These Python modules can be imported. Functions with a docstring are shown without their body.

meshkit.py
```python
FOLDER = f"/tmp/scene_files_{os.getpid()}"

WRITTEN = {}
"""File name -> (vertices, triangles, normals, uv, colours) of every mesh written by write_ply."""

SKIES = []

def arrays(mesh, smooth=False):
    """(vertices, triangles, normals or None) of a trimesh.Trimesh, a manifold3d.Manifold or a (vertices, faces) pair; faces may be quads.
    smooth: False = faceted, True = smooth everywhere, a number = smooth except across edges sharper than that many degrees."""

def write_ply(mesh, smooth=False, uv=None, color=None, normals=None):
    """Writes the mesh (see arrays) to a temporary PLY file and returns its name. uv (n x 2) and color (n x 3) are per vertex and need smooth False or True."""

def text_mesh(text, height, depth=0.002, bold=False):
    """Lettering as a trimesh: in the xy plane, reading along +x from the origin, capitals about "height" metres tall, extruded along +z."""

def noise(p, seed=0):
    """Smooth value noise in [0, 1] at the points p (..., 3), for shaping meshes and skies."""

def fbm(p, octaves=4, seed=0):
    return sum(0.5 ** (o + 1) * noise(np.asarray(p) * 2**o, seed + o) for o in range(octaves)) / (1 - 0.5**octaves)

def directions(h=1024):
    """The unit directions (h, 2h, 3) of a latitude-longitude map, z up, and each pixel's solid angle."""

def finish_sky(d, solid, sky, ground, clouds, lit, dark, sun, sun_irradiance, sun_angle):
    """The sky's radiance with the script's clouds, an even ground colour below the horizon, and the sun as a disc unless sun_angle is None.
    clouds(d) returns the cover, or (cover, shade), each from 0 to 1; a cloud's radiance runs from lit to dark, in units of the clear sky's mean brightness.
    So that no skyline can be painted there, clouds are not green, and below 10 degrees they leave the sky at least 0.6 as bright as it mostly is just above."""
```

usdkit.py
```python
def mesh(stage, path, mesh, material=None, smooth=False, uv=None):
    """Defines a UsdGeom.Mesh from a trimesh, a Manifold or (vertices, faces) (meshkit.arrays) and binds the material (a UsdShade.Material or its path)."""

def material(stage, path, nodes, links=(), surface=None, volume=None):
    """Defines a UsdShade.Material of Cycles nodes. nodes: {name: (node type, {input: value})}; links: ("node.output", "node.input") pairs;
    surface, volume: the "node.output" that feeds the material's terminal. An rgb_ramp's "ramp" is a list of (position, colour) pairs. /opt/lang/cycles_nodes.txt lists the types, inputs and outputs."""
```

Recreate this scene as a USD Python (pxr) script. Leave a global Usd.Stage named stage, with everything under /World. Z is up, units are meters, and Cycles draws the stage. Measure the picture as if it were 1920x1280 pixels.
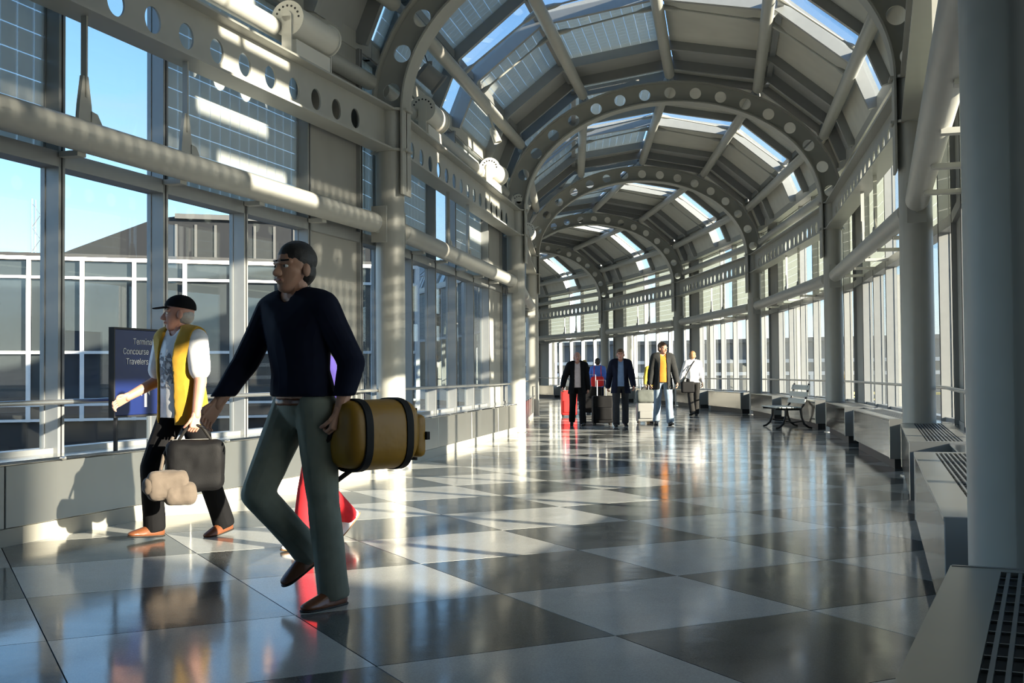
import math, random, numpy as np, trimesh, shapely, usdkit, meshkit
import manifold3d as m3
from shapely.geometry import Polygon, Point, box as sbox
from shapely import affinity
from pxr import Usd, UsdGeom, UsdLux, UsdShade, Gf, Sdf
random.seed(7); RNG = np.random.default_rng(7)
stage = Usd.Stage.CreateInMemory()
UsdGeom.SetStageUpAxis(stage, 'Z'); UsdGeom.SetStageMetersPerUnit(stage, 1.0)
UsdGeom.Xform.Define(stage, '/World')
stage.SetDefaultPrim(stage.GetPrimAtPath('/World'))

# ------------------------------------------------------------------ camera, sky, sun, exposure
EYE = np.array([0, 0, 1.15])
FPX, PITCH, ROLL = 2173.3, 0.0285533, -0.00745874
cp, sp, cr, sr = math.cos(PITCH), math.sin(PITCH), math.cos(ROLL), math.sin(ROLL)
FW, UU, RT = np.array([0, cp, sp]), np.array([0, -sp, cp]), np.array([1, 0, 0.])
RT, UU = cr*RT + sr*UU, -sr*RT + cr*UU
cam = UsdGeom.Camera.Define(stage, '/World/camera')
cam.CreateProjectionAttr('perspective'); cam.CreateHorizontalApertureAttr(36.0); cam.CreateFocalLengthAttr(36.0*FPX/1920)
cam.CreateExposureAttr(0.04); cam.CreateClippingRangeAttr(Gf.Vec2f(0.05, 5000))
cam.AddTransformOp().Set(Gf.Matrix4d(*RT, 0, *UU, 0, *(-FW), 0, *EYE, 1))
SUN_AZ, SUN_EL = math.radians(125), math.radians(13.4)
sd = np.array([math.sin(SUN_AZ)*math.cos(SUN_EL), math.cos(SUN_AZ)*math.cos(SUN_EL), math.sin(SUN_EL)])
sun = UsdLux.DistantLight.Define(stage, '/World/sun')
sun.CreateIntensityAttr(6.0); sun.CreateNormalizeAttr(True); sun.CreateAngleAttr(0.8); sun.CreateColorAttr(Gf.Vec3f(1.0, 0.86, 0.68))
sx = np.cross([0, 0, 1.], sd); sx /= np.linalg.norm(sx); sy = np.cross(sd, sx)
sun.AddTransformOp().Set(Gf.Matrix4d(*sx, 0, *sy, 0, *sd, 0, *(sd*200), 1))
sky_m = usdkit.material(stage, '/World/Looks/sky', {
    's': ('sky_texture', {'sky_type': 'multiple_scattering', 'sun_disc': False, 'sun_elevation': math.radians(24), 'sun_rotation': SUN_AZ}),
    'tc': ('texture_coordinate', {}), 'mp': ('mapping', {'scale': (2.2, 2.2, 7.0)}),
    'n': ('noise_texture', {'scale': 1.6, 'detail': 6, 'roughness': 0.55}),
    'r': ('rgb_ramp', {'ramp': [(0.52, (0, 0, 0)), (0.80, (0.6, 0.6, 0.6))]}),
    'c': ('mix', {'color2': (5.2, 5.6, 6.0)}),
    'h': ('hsv', {'saturation': 1.05, 'value': 1.0}),
    'b': ('background_shader', {'strength': 0.165})},
    [('tc.generated', 'mp.vector'), ('mp.vector', 'n.vector'), ('n.fac', 'r.fac'), ('s.color', 'h.color'), ('r.color', 'c.fac'), ('h.color', 'c.color1'), ('c.color', 'b.color')], surface='b.background')
dome = UsdLux.DomeLight.Define(stage, '/World/sky_light')
UsdShade.MaterialBindingAPI.Apply(dome.GetPrim()).Bind(sky_m)

# ------------------------------------------------------------------ scene helpers
used = {}
def uname(parent, name):
    k = (parent, name); n = used.get(k, 0); used[k] = n + 1
    return name if n == 0 else '%s_%03d' % (name, n)
def meta(p, label=None, cat=None, group=None, kind=None):
    for k, v in (('label', label), ('category', cat), ('group', group), ('kind', kind)):
        if v: p.SetCustomDataByKey(k, v)
    return p
def thing(name, label, cat, loc=(0, 0, 0), rz=0.0, group=None, kind=None):
    path = '/World/' + uname('/World', name)
    x = UsdGeom.Xform.Define(stage, path); x.AddTranslateOp().Set(Gf.Vec3d(*map(float, loc))); x.AddRotateZOp().Set(math.degrees(rz))
    return meta(x.GetPrim(), label, cat, group, kind)
def part(name, mesh, mat, parent=None, smooth=30, uv=None, label=None, kind=None):
    pp = str(parent.GetPath()) if parent is not None else '/World'
    if isinstance(mesh, MB): mesh = mesh.out()
    m = usdkit.mesh(stage, pp + '/' + uname(pp, name), mesh, mat, smooth if uv is None else False, uv)
    return meta(m.GetPrim(), label, kind=kind)
def dup(src, name, loc, rz, label, cat=None, group=None, kind=None):
    o = thing(name, label, cat, loc, rz, group, kind)
    cd = src.GetCustomData()
    o.GetReferences().AddInternalReference(src.GetPath()); o.SetInstanceable(True)
    for k in ('label', 'category', 'group', 'kind'):
        if k in cd and not o.GetMetadata('customData').get(k): o.SetCustomDataByKey(k, cd[k])
    return o

class MB:
    """collects shapes into one mesh"""
    def __init__(s): s.v, s.f, s.n = [], [], 0
    def add(s, v, f):
        s.v.append(np.asarray(v, float)); s.f.append(np.asarray(f, int) + s.n); s.n += len(v); return s
    def mesh(s, m, T=None):
        if hasattr(m, 'to_mesh'): q = m.to_mesh(); v, f = np.array(q.vert_properties[:, :3], float), np.array(q.tri_verts)
        else: v, f = np.array(m.vertices), np.array(m.faces)
        if T is not None: v = v @ T[:3, :3].T + T[:3, 3]
        return s.add(v, f)
    BF = [[0,2,1],[0,3,2],[4,5,6],[4,6,7],[0,1,5],[0,5,4],[1,2,6],[1,6,5],[2,3,7],[2,7,6],[3,0,4],[3,4,7]]
    def box(s, lo, hi, c=0.0):
        lo, hi = np.minimum(lo, hi).astype(float), np.maximum(lo, hi).astype(float)
        if c > 0:
            P = []
            for a in (0, 1):
                for b in (0, 1):
                    for d in (0, 1):
                        q = np.array([hi[0] if a else lo[0], hi[1] if b else lo[1], hi[2] if d else lo[2]])
                        sg = np.array([-1 if a else 1, -1 if b else 1, -1 if d else 1])*c
                        for k in range(3):
                            w = q + sg; w[k] = q[k]; P.append(w)
            h = trimesh.Trimesh(np.array(P)).convex_hull
            return s.mesh(h)
        x0, y0, z0 = lo; x1, y1, z1 = hi
        return s.add([[x0,y0,z0],[x1,y0,z0],[x1,y1,z0],[x0,y1,z0],[x0,y0,z1],[x1,y0,z1],[x1,y1,z1],[x0,y1,z1]], s.BF)
    def beam(s, p, q, w, h, up=(0, 0, 1)):
        p, q = np.asarray(p, float), np.asarray(q, float); d = q - p; d /= np.linalg.norm(d)
        a = np.cross(d, up); a /= np.linalg.norm(a); b = np.cross(a, d)
        c = [(-1,-1),(1,-1),(1,1),(-1,1)]
        V = [p + a*w/2*i + b*h/2*j for i, j in c] + [q + a*w/2*i + b*h/2*j for i, j in c]
        return s.add(V, [[0,2,1],[0,3,2],[4,5,6],[4,6,7],[0,1,5],[0,5,4],[1,2,6],[1,6,5],[2,3,7],[2,7,6],[3,0,4],[3,4,7]] if True else 0)
    def tube(s, pts, r, n=16, cap=True):
        p = np.asarray(pts, float); r = np.broadcast_to(np.asarray(r, float), (len(p),))
        t = np.gradient(p, axis=0); t /= np.linalg.norm(t, axis=1, keepdims=True) + 1e-12
        ref = np.array([0, 0, 1.]) if abs(t[0, 2]) < 0.9 else np.array([1., 0, 0])
        V = []; a = np.cross(t[0], ref); a /= np.linalg.norm(a)
        for i in range(len(p)):
            a = a - (a @ t[i])*t[i]; a /= np.linalg.norm(a); b = np.cross(t[i], a)
            an = np.arange(n)*2*np.pi/n
            V.append(p[i] + r[i]*(np.cos(an)[:, None]*a + np.sin(an)[:, None]*b))
        V = np.vstack(V); F = []
        for i in range(len(p)-1):
            for j in range(n):
                k = (j+1) % n; A, B, C, D = i*n+j, i*n+k, (i+1)*n+k, (i+1)*n+j
                F += [[A, B, C], [A, C, D]]
        if cap:
            V = np.vstack([V, p[:1], p[-1:]]); c0, c1 = len(V)-2, len(V)-1; L = (len(p)-1)*n
            for j in range(n):
                k = (j+1) % n; F += [[c0, k, j], [c1, L+j, L+k]]
        return s.add(V, F)
    def lathe(s, prof, n=24, T=None):
        prof = np.asarray(prof, float); an = np.arange(n)*2*np.pi/n
        V = np.stack([prof[:, 0][:, None]*np.cos(an), prof[:, 0][:, None]*np.sin(an), np.repeat(prof[:, 1][:, None], n, 1)], -1).reshape(-1, 3)
        F = []
        for i in range(len(prof)-1):
            for j in range(n):
                k = (j+1) % n; A, B, C, D = i*n+j, i*n+k, (i+1)*n+k, (i+1)*n+j
                F += [[A, B, C], [A, C, D]]
        if T is not None: V = V @ T[:3, :3].T + T[:3, 3]
        return s.add(V, F)
    def prism(s, poly, depth, T=None):
        for g in getattr(poly, 'geoms', [poly]):
            if g.is_empty or g.area < 1e-7: continue
            s.mesh(trimesh.creation.extrude_polygon(g, depth, engine='earcut'), T)
        return s
    def out(s): return (np.vstack(s.v), np.vstack(s.f))
def mat4(x, y, z, o=(0, 0, 0)):
    T = np.eye(4); T[:3, 0], T[:3, 1], T[:3, 2], T[:3, 3] = x, y, z, o; return T
def rbox(lo, hi, r, n=12):
    lo, hi = np.asarray(lo, float) + r, np.asarray(hi, float) - r
    S = m3.Manifold.sphere(r, n)
    return m3.Manifold.batch_hull([S.translate([x, y, z]) for x in (lo[0], hi[0]) for y in (lo[1], hi[1]) for z in (lo[2], hi[2])])

# ------------------------------------------------------------------ materials
LK = '/World/Looks/'
def pbr(name, col, rough=0.5, metal=0.0, spec=0.5, noise=None, bump=None, coat=0.0, sheen=0.0, sss=0):
    """principled with optional (scale, amount) colour noise and (scale, strength, distance) bump"""
    nodes = {'p': ('principled_bsdf', {'base_color': col, 'roughness': rough, 'metallic': metal, 'specular_ior_level': spec, 'coat_weight': coat, 'sheen_weight': sheen})}
    links = []
    if noise or bump: nodes['g'] = ('texture_coordinate', {})
    if noise:
        sc, am = noise; c = np.array(col)
        nodes['n'] = ('noise_texture', {'scale': sc, 'detail': 5})
        nodes['r'] = ('rgb_ramp', {'ramp': [(0.3, tuple(c*(1-am))), (0.7, tuple(np.minimum(c*(1+am), 1)))]})
        links += [('g.object', 'n.vector'), ('n.fac', 'r.fac'), ('r.color', 'p.base_color')]
    if bump:
        sc, st, di = bump
        nodes['bn'] = ('noise_texture', {'scale': sc, 'detail': 3}); nodes['b'] = ('bump', {'strength': st, 'distance': di})
        links += [('g.object', 'bn.vector'), ('bn.fac', 'b.height'), ('b.normal', 'p.normal')]
    return usdkit.material(stage, LK + name, nodes, links, surface='p.BSDF')
M = {}
M['steel_paint'] = pbr('steel_paint', (0.41, 0.41, 0.375), 0.42, noise=(6, 0.03), bump=(60, 0.05, 0.002))
M['alu'] = pbr('mullion_aluminium', (0.30, 0.31, 0.31), 0.35, 0.35, noise=(9, 0.03))
M['panel_grey'] = pbr('spandrel_grey', (0.34, 0.34, 0.315), 0.5, noise=(3, 0.04))
M['roof_panel'] = pbr('roof_panel', (0.60, 0.59, 0.53), 0.6, noise=(2.5, 0.05))
M['roof_dark'] = pbr('roof_band', (0.33, 0.335, 0.325), 0.55, noise=(2.5, 0.05))
M['satin'] = pbr('satin_stainless', (0.42, 0.42, 0.39), 0.32, 0.85, noise=(2, 0.04), bump=(3, 0.08, 0.01))
M['polished'] = pbr('polished_stainless', (0.29, 0.285, 0.275), 0.09, 1.0, bump=(2.2, 0.10, 0.02))
M['cap'] = pbr('chrome_sill', (0.55, 0.57, 0.60), 0.16, 1.0)
M['base'] = pbr('baseboard_cream', (0.42, 0.41, 0.36), 0.4)
M['rail'] = pbr('rail_metal', (0.62, 0.62, 0.60), 0.28, 0.9)
M['black'] = pbr('black_gap', (0.02, 0.02, 0.022), 0.5)
M['grille'] = pbr('grille_metal', (0.30, 0.31, 0.31), 0.35, 0.8)
M['void'] = pbr('grille_shade_sheet', (0.012, 0.012, 0.013), 0.7)
M['fix_white'] = pbr('fixture_white', (0.72, 0.70, 0.63), 0.4)
M['brass'] = pbr('reflector_brass', (0.72, 0.55, 0.22), 0.2, 1.0)
def terrazzo(name, c, v):
    c = np.array(c)
    return usdkit.material(stage, LK + name, {
        'g': ('texture_coordinate', {}), 'n': ('voronoi_texture', {'scale': 180}), 'w': ('white_noise_texture', {}),
        'r': ('rgb_ramp', {'ramp': [(0.0, tuple(c*(1-v))), (0.5, tuple(c)), (1.0, tuple(np.minimum(c*(1+v), 1)))]}),
        'n2': ('noise_texture', {'scale': 2.0, 'detail': 4}), 'r2': ('rgb_ramp', {'ramp': [(0.3, (0.94,)*3), (0.7, (1.04,)*3)]}),
        'mx': ('mix', {'mix_type': 'multiply', 'fac': 1.0}),
        'rr': ('map_range', {'from_min': 0.3, 'from_max': 0.7, 'to_min': 0.085, 'to_max': 0.15}),
        'bn': ('noise_texture', {'scale': 5.0, 'detail': 2}), 'b': ('bump', {'strength': 0.035, 'distance': 0.02}),
        'p': ('principled_bsdf', {'roughness': 0.1, 'specular_ior_level': 0.32})},
        [('g.object', 'n.vector'), ('n.color', 'w.vector'), ('w.value', 'r.fac'), ('g.object', 'n2.vector'), ('n2.fac', 'r2.fac'), ('r.color', 'mx.color1'), ('r2.color', 'mx.color2'),
         ('mx.color', 'p.base_color'), ('n2.fac', 'rr.value'), ('rr.result', 'p.roughness'), ('g.object', 'bn.vector'), ('bn.fac', 'b.height'), ('b.normal', 'p.normal')], surface='p.BSDF')
M['tile_light'] = terrazzo('terrazzo_light', (0.47, 0.475, 0.45), 0.10)
M['tile_dark'] = terrazzo('terrazzo_dark', (0.085, 0.09, 0.086), 0.35)
M['joint'] = pbr('tile_joint', (0.05, 0.045, 0.042), 0.6)
SCH = {'ge': ('geometry', {}), 'dt0': ('vector_math', {'math_type': 'dot_product'}), 'ab': ('math', {'math_type': 'absolute'}), 'iv': ('math', {'math_type': 'subtract', 'value1': 1.0}),
       'pw': ('math', {'math_type': 'power', 'value2': 5.0}), 'fr': ('math', {'math_type': 'multiply_add', 'value2': 0.6, 'value3': 0.035, 'use_clamp': True})}
SCL = [('ge.normal', 'dt0.vector1'), ('ge.incoming', 'dt0.vector2'), ('dt0.value', 'ab.value1'), ('ab.value', 'iv.value2'), ('iv.value', 'pw.value1'), ('pw.value', 'fr.value1')]
M['glass'] = usdkit.material(stage, LK + 'clear_glass', {
    **SCH, 't': ('transparent_bsdf', {'color': (0.885, 0.91, 0.91)}), 'g': ('glossy_bsdf', {'color': (0.95, 0.97, 0.98), 'roughness': 0.0}), 'm': ('mix_closure', {})},
    SCL + [('fr.value', 'm.fac'), ('t.BSDF', 'm.closure1'), ('g.BSDF', 'm.closure2')], surface='m.closure')
def frit(name, cover):
    return usdkit.material(stage, LK + name, {
        'uv': ('texture_coordinate', {}), 'br': ('brick_texture', {'offset': 0.0, 'squash': 1.0, 'scale': 1.0, 'mortar_size': 0.005, 'mortar_smooth': 0.0, 'brick_width': 0.18, 'row_height': 0.18, 'color1': (cover,)*3, 'color2': (cover,)*3, 'mortar': (0.28,)*3}),
        'd': ('diffuse_bsdf', {'color': (0.60, 0.63, 0.62)}), 'tl': ('translucent_bsdf', {'color': (0.44, 0.48, 0.43)}), 'dt': ('mix_closure', {'fac': 0.5}),
        **SCH, 't': ('transparent_bsdf', {'color': (0.885, 0.91, 0.91)}), 'g': ('glossy_bsdf', {'color': (0.95,)*3, 'roughness': 0.0}), 'm': ('mix_closure', {}), 'm2': ('mix_closure', {})},
        SCL + [('uv.UV', 'br.vector'), ('d.BSDF', 'dt.closure1'), ('tl.BSDF', 'dt.closure2'), ('fr.value', 'm.fac'), ('t.BSDF', 'm.closure1'), ('g.BSDF', 'm.closure2'),
         ('br.color', 'm2.fac'), ('m.closure', 'm2.closure1'), ('dt.closure', 'm2.closure2')], surface='m2.closure')
M['frit'] = frit('fritted_glass', 0.84)

# ------------------------------------------------------------------ corridor geometry
CX, CY, RR, W, T0, DT = -70.44976625858654, 31.31480291851115, 74.10235511538338, 3.09, -0.36743538242199125, 0.12590900978035174
HL, HU = 3.92, 4.42                       # girder flanges
def colpos(i, s): t = T0 + DT*i; r = RR + s*W; return np.array([CX + r*math.cos(t), CY + r*math.sin(t)])
def wallframe(i, s):
    p, q = colpos(i, s), colpos(i+1, s); L = float(np.linalg.norm(q-p)); e = (q-p)/L
    return p, math.atan2(e[1], e[0]), L
def wallpt(i, s, e, off, z):
    p, a, L = wallframe(i, s); ev = np.array([math.cos(a), math.sin(a)]); n = np.array([ev[1], -ev[0]])*s
    q = p + ev*e + n*off; return np.array([q[0], q[1], z])
LL = {-1: wallframe(0, -1)[2], 1: wallframe(0, 1)[2]}
SIDE = {-1: 'left', 1: 'right'}
ORD = ['first', 'second', 'third', 'fourth', 'fifth', 'sixth', 'seventh', 'eighth', 'ninth', 'tenth', 'eleventh', 'twelfth', 'thirteenth', 'fourteenth', 'fifteenth', 'sixteenth', 'seventeenth', 'eighteenth']
BAYS = list(range(-1, 7))
UM = [0.046, 0.197, 0.348, 0.5, 0.652, 0.803, 0.954]     # mullion positions along a bay
UMR = [0.073, 0.225, 0.377, 0.529, 0.681, 0.833, 0.985]
GOFF = 0.34

# ---- floor: slab and terrazzo tiles laid at 45 degrees
floor = thing('floor', 'polished grey and white chequered terrazzo corridor floor', None, kind='structure')
tt = np.linspace(T0 - 2.0*DT, T0 + 7.2*DT, 80)
ring = lambda h: Polygon([(CX + (RR+h)*math.cos(t), CY + (RR+h)*math.sin(t)) for t in tt] + [(CX + (RR-h)*math.cos(t), CY + (RR-h)*math.sin(t)) for t in tt[::-1]])
sl = MB().prism(ring(3.75), 0.18, mat4([1,0,0],[0,1,0],[0,0,1],(0,0,-0.198)))
part('floor_slab', sl, M['joint'], floor)
TILE, TY = 1.1142, math.radians(27.09)
tx0, ty0 = -1.83679778*TILE, 4.58609333*TILE
cu, su = math.cos(TY), math.sin(TY)
rp = ring(3.28); rpp = shapely.prepared.prep(rp)
cand = []
for a in range(-12, 48):
    for b in range(-14, 62):
        c = [(tx0 + TILE*(u*cu - v*su), ty0 + TILE*(u*su + v*cu)) for u, v in ((a, b), (a+1, b), (a+1, b+1), (a, b+1))]
        P = Polygon(c).buffer(-0.003, join_style=2)
        if rpp.intersects(P):
            q = P.intersection(rp)
            if q.area > 0.002:
                x, y = q.centroid.x, q.centroid.y
                vis = y > 1.0 and abs(x/y) < 0.5
                cand.append(((0 if vis else 1, math.hypot(x, y)), q, (a+b) % 2))
cand.sort(key=lambda k: k[0])
rest = {0: MB(), 1: MB()}
Tz = mat4([1,0,0],[0,1,0],[0,0,1],(0,0,-0.018))
for k, (_, q, par) in enumerate(cand):
    if k < 300: part('tile', MB().prism(q, 0.018, Tz), M['tile_light'] if par else M['tile_dark'], floor, smooth=False)
    else: rest[par].prism(q, 0.018, Tz)
for par in (0, 1):
    if rest[par].n: part('far_tiles', rest[par], M['tile_light'] if par else M['tile_dark'], floor, smooth=False, kind='stuff')

# ---- columns
def make_column(s):
    p = colpos(-1, s); a = T0 - DT
    t = thing('column', 'x', 'column', (p[0], p[1], 0), a, 'round steel corridor columns')
    b = MB(); b.lathe([(0, 0.0), (0.178, 0.0), (0.178, HU), (0, HU)], 40); part('shaft', b, M['steel_paint'], t)
    for z in (HL, HU):
        c = MB().lathe([(0, z-0.014), (0.24, z-0.014), (0.24, z+0.014), (0, z+0.014)], 28); c.box((-s*0.02, -0.12, z-0.014), (-s*0.26, 0.12, z+0.014)); part('cap_plate', c, M['steel_paint'], t)
    part('foot_ring', MB().lathe([(0.178, 0.0), (0.21, 0.0), (0.21, 0.012), (0.178, 0.02)], 36), M['rail'], t)
    return t
for s in (-1, 1):
    src = None
    for i in range(-1, 8):
        lab = 'round grey steel column, %s on the %s counted from behind the camera' % (ORD[i+1], SIDE[s])
        if i == 0 and s == 1: lab = 'thick bluish-grey round column filling the right edge of the picture'
        if i == 1 and s == -1: lab = 'round grey column with sunlit patches, nearest on the left beyond the yellow duffel bag'
        if i == 1 and s == 1: lab = 'round grey column rising from a heating cabinet, second from the right edge'
        if src is None: src = make_column(s); meta(src, lab)
        else: p = colpos(i, s); dup(src, 'column', (p[0], p[1], 0), T0 + DT*i, lab)

# ---- perforated arch ribs
AI, BI, AO, BO = 2.87, 2.06, 3.29, 2.48
def ell(a, b, n=48, t0=0.0, t1=math.pi): th = np.linspace(t0, t1, n); return np.stack([a*np.cos(th), b*np.sin(th)], 1)
def make_rib():
    a = T0 - DT
    t = thing('arch_rib', 'x', 'arch', (CX + RR*math.cos(a), CY + RR*math.sin(a), 0), a, 'perforated steel arches')
    o, i_ = ell(AO, BO, 64), ell(AI, BI, 64)
    poly = Polygon(np.vstack([o + [0, HU], [[-AO, HU-0.02], [-AI, HU-0.02]], i_[::-1] + [0, HU], [[AI, HU-0.02], [AO, HU-0.02]]])).buffer(0)
    mid = ell((AI+AO)/2, (BI+BO)/2, 400); ds = np.r_[0, np.cumsum(np.linalg.norm(np.diff(mid, axis=0), axis=1))]
    nh = 17
    for k in range(nh):
        sP = ds[-1]*(k+0.5)/nh
        x, z = np.interp(sP, ds, mid[:, 0]), np.interp(sP, ds, mid[:, 1])
        if z > 0.15: poly = poly.difference(Point(x, z+HU).buffer(0.112, 7))
    b = MB().prism(poly, 0.022, mat4([1,0,0],[0,0,1],[0,-1,0],(0,0.011,0)))
    for sg in (-1, 1): b.box((sg*AI, -0.011, 3.42), (sg*(W-0.16), 0.011, HU))
    part('web', b, M['steel_paint'], t)
    def flange(pts, hw, th):
        n = len(pts); d = np.gradient(pts, axis=0); d /= np.linalg.norm(d, axis=1, keepdims=True); nn = np.stack([d[:, 1], -d[:, 0]], 1)
        V = []
        for (y, k) in ((-hw, 0), (hw, 0), (hw, 1), (-hw, 1)):
            q = pts + nn*th*k; V.append(np.stack([q[:, 0], np.full(n, y), q[:, 1]], 1))
        V = np.stack(V, 1).reshape(-1, 3); F = []
        for j in range(n-1):
            for k in range(4):
                A, B, C, D = j*4+k, j*4+(k+1) % 4, (j+1)*4+(k+1) % 4, (j+1)*4+k
                F += [[A, C, B], [A, D, C]]
        F += [[0, 1, 2], [0, 2, 3], [n*4-4, n*4-2, n*4-3], [n*4-4, n*4-1, n*4-2]]
        return MB().add(V, F)
    inner = np.vstack([[[AI, 3.37], [AI, 3.9]], ell(AI, BI, 56) + [0, HU], [[-AI, 3.9], [-AI, 3.37]]])
    part('inner_flange', flange(inner, 0.165, 0.025), M['steel_paint'], t)
    part('outer_flange', flange(ell(AO, BO, 56) + [0, HU], 0.13, -0.025), M['steel_paint'], t)
    return t
rib = None
for i in range(-1, 8):
    a = T0 + DT*i
    lab = 'curved steel arch with a row of round holes, %s one down the corridor' % ORD[max(i-1, 0)]
    if i == 1: lab = 'nearest perforated steel arch, springing from the column beside the yellow bag'
    if i < 1: lab = 'perforated steel arch overhead, out of view %s' % ('beside the camera' if i == 0 else 'behind the camera')
    if rib is None: rib = make_rib(); meta(rib, lab)
    else: dup(rib, 'arch_rib', (CX + RR*math.cos(a), CY + RR*math.sin(a), 0), a, lab)

# ---- perforated girders between the columns
def make_girder(s):
    p, a, L = wallframe(-1, s)
    t = thing('perforated_girder', 'x', 'girder', (p[0], p[1], 0), a, 'perforated girders along the walls')
    poly = sbox(0.17, HL, L-0.17, HU); n = 7 if s < 0 else 8
    for k in range(-n, n+1): poly = poly.difference(Point(L/2 + k*0.4925, 4.13).buffer(0.113, 7))
    part('web', MB().prism(poly, 0.018, mat4([1,0,0],[0,0,1],[0,-1,0],(0,0.009,0))), M['steel_paint'], t)
    for z in (HL, HU): part('flange', MB().box((0.16, -0.14, z-0.011), (L-0.16, 0.14, z+0.011)), M['steel_paint'], t)
    return t
for s in (-1, 1):
    src = None
    for i in BAYS:
        lab = 'girder with round holes, %s along the %s wall counted from behind the camera' % (ORD[i+1], SIDE[s])
        if i == 0 and s == -1: lab = 'nearest girder with round holes at the top left, partly in bright sun'
        if src is None: src = make_girder(s); meta(src, lab)
        else: p, a, L = wallframe(i, s); dup(src, 'perforated_girder', (p[0], p[1], 0), a, lab)

# ---- big horizontal tubes with hangers
TZ, TR = 2.985, 0.122
def make_tube(s):
    p, a, L = wallframe(-1, s)
    t = thing('horizontal_tube', 'x', 'pipe', (p[0], p[1], 0), a, 'large horizontal tubes across the windows')
    x0, x1 = 0.52, L-0.52
    part('tube', MB().tube([(x0-0.05, 0, TZ), (x0-0.045, 0, TZ), (x0-0.02, 0, TZ), (x0, 0, TZ), (x1, 0, TZ), (x1+0.02, 0, TZ), (x1+0.045, 0, TZ), (x1+0.05, 0, TZ)], [0.02, 0.06, 0.105, TR, TR, 0.105, 0.06, 0.02], 28), M['steel_paint'], t)
    for x, sg in ((x0, -1), (x1, 1)):
        b = MB().box((x+sg*0.03, -0.012, TZ-0.11), (x+sg*0.19, 0.012, TZ+0.11)); part('end_lug', b, M['steel_paint'], t)
        b = MB().box((x+sg*0.17, -0.10, TZ-0.22), (x+sg*0.19, 0.10, TZ+0.22)); b.box((x+sg*0.19, -0.03, TZ-0.18), (x+sg*0.36, 0.03, TZ-0.14)); b.box((x+sg*0.19, -0.03, TZ+0.14), (x+sg*0.36, 0.03, TZ+0.18)); part('stub_plate', b, M['steel_paint'], t)
    for u in (UM[2], UM[3]):
        x = L*u
        h = part('hanger', MB().beam((x, 0, TZ+0.3), (x, 0, HL-0.01), 0.05, 0.018, (1, 0, 0)), M['steel_paint'], t)
        fin = Polygon([(-0.085, 0), (0.085, 0), (0.07, 0.14), (0.032, 0.36), (-0.032, 0.36), (-0.07, 0.14)])
        b = MB().prism(fin, 0.03, mat4([1,0,0],[0,0,1],[0,-1,0],(x, 0.015, TZ+TR-0.02)))
        b.prism(Polygon([(0.06, 0), (0.2, 0), (0.13, 0.09), (0.06, 0.1)]), 0.05, mat4([1,0,0],[0,0,1],[0,-1,0],(x, 0.025, TZ+TR-0.02)))
        part('hanger_foot', b, M['steel_paint'], t)
    for u in UM[1:6]:
        x = L*u; part('clip', MB().box((x-0.05, s*-0.02, TZ-TR-0.03), (x+0.05, s*-(0.19 if s < 0 else 0.36), TZ-TR+0.012)), M['steel_paint'], t)
    return t
for s in (-1, 1):
    src = None
    for i in BAYS:
        lab = 'thick horizontal tube across windows, %s on the %s counted from behind the camera' % (ORD[i+1], SIDE[s])
        if i == 0 and s == -1: lab = 'thick horizontal tube across the nearest left windows, with a sunlit section'
        if src is None: src = make_tube(s); meta(src, lab)
        else: p, a, L = wallframe(i, s); dup(src, 'horizontal_tube', (p[0], p[1], 0), a, lab)

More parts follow.
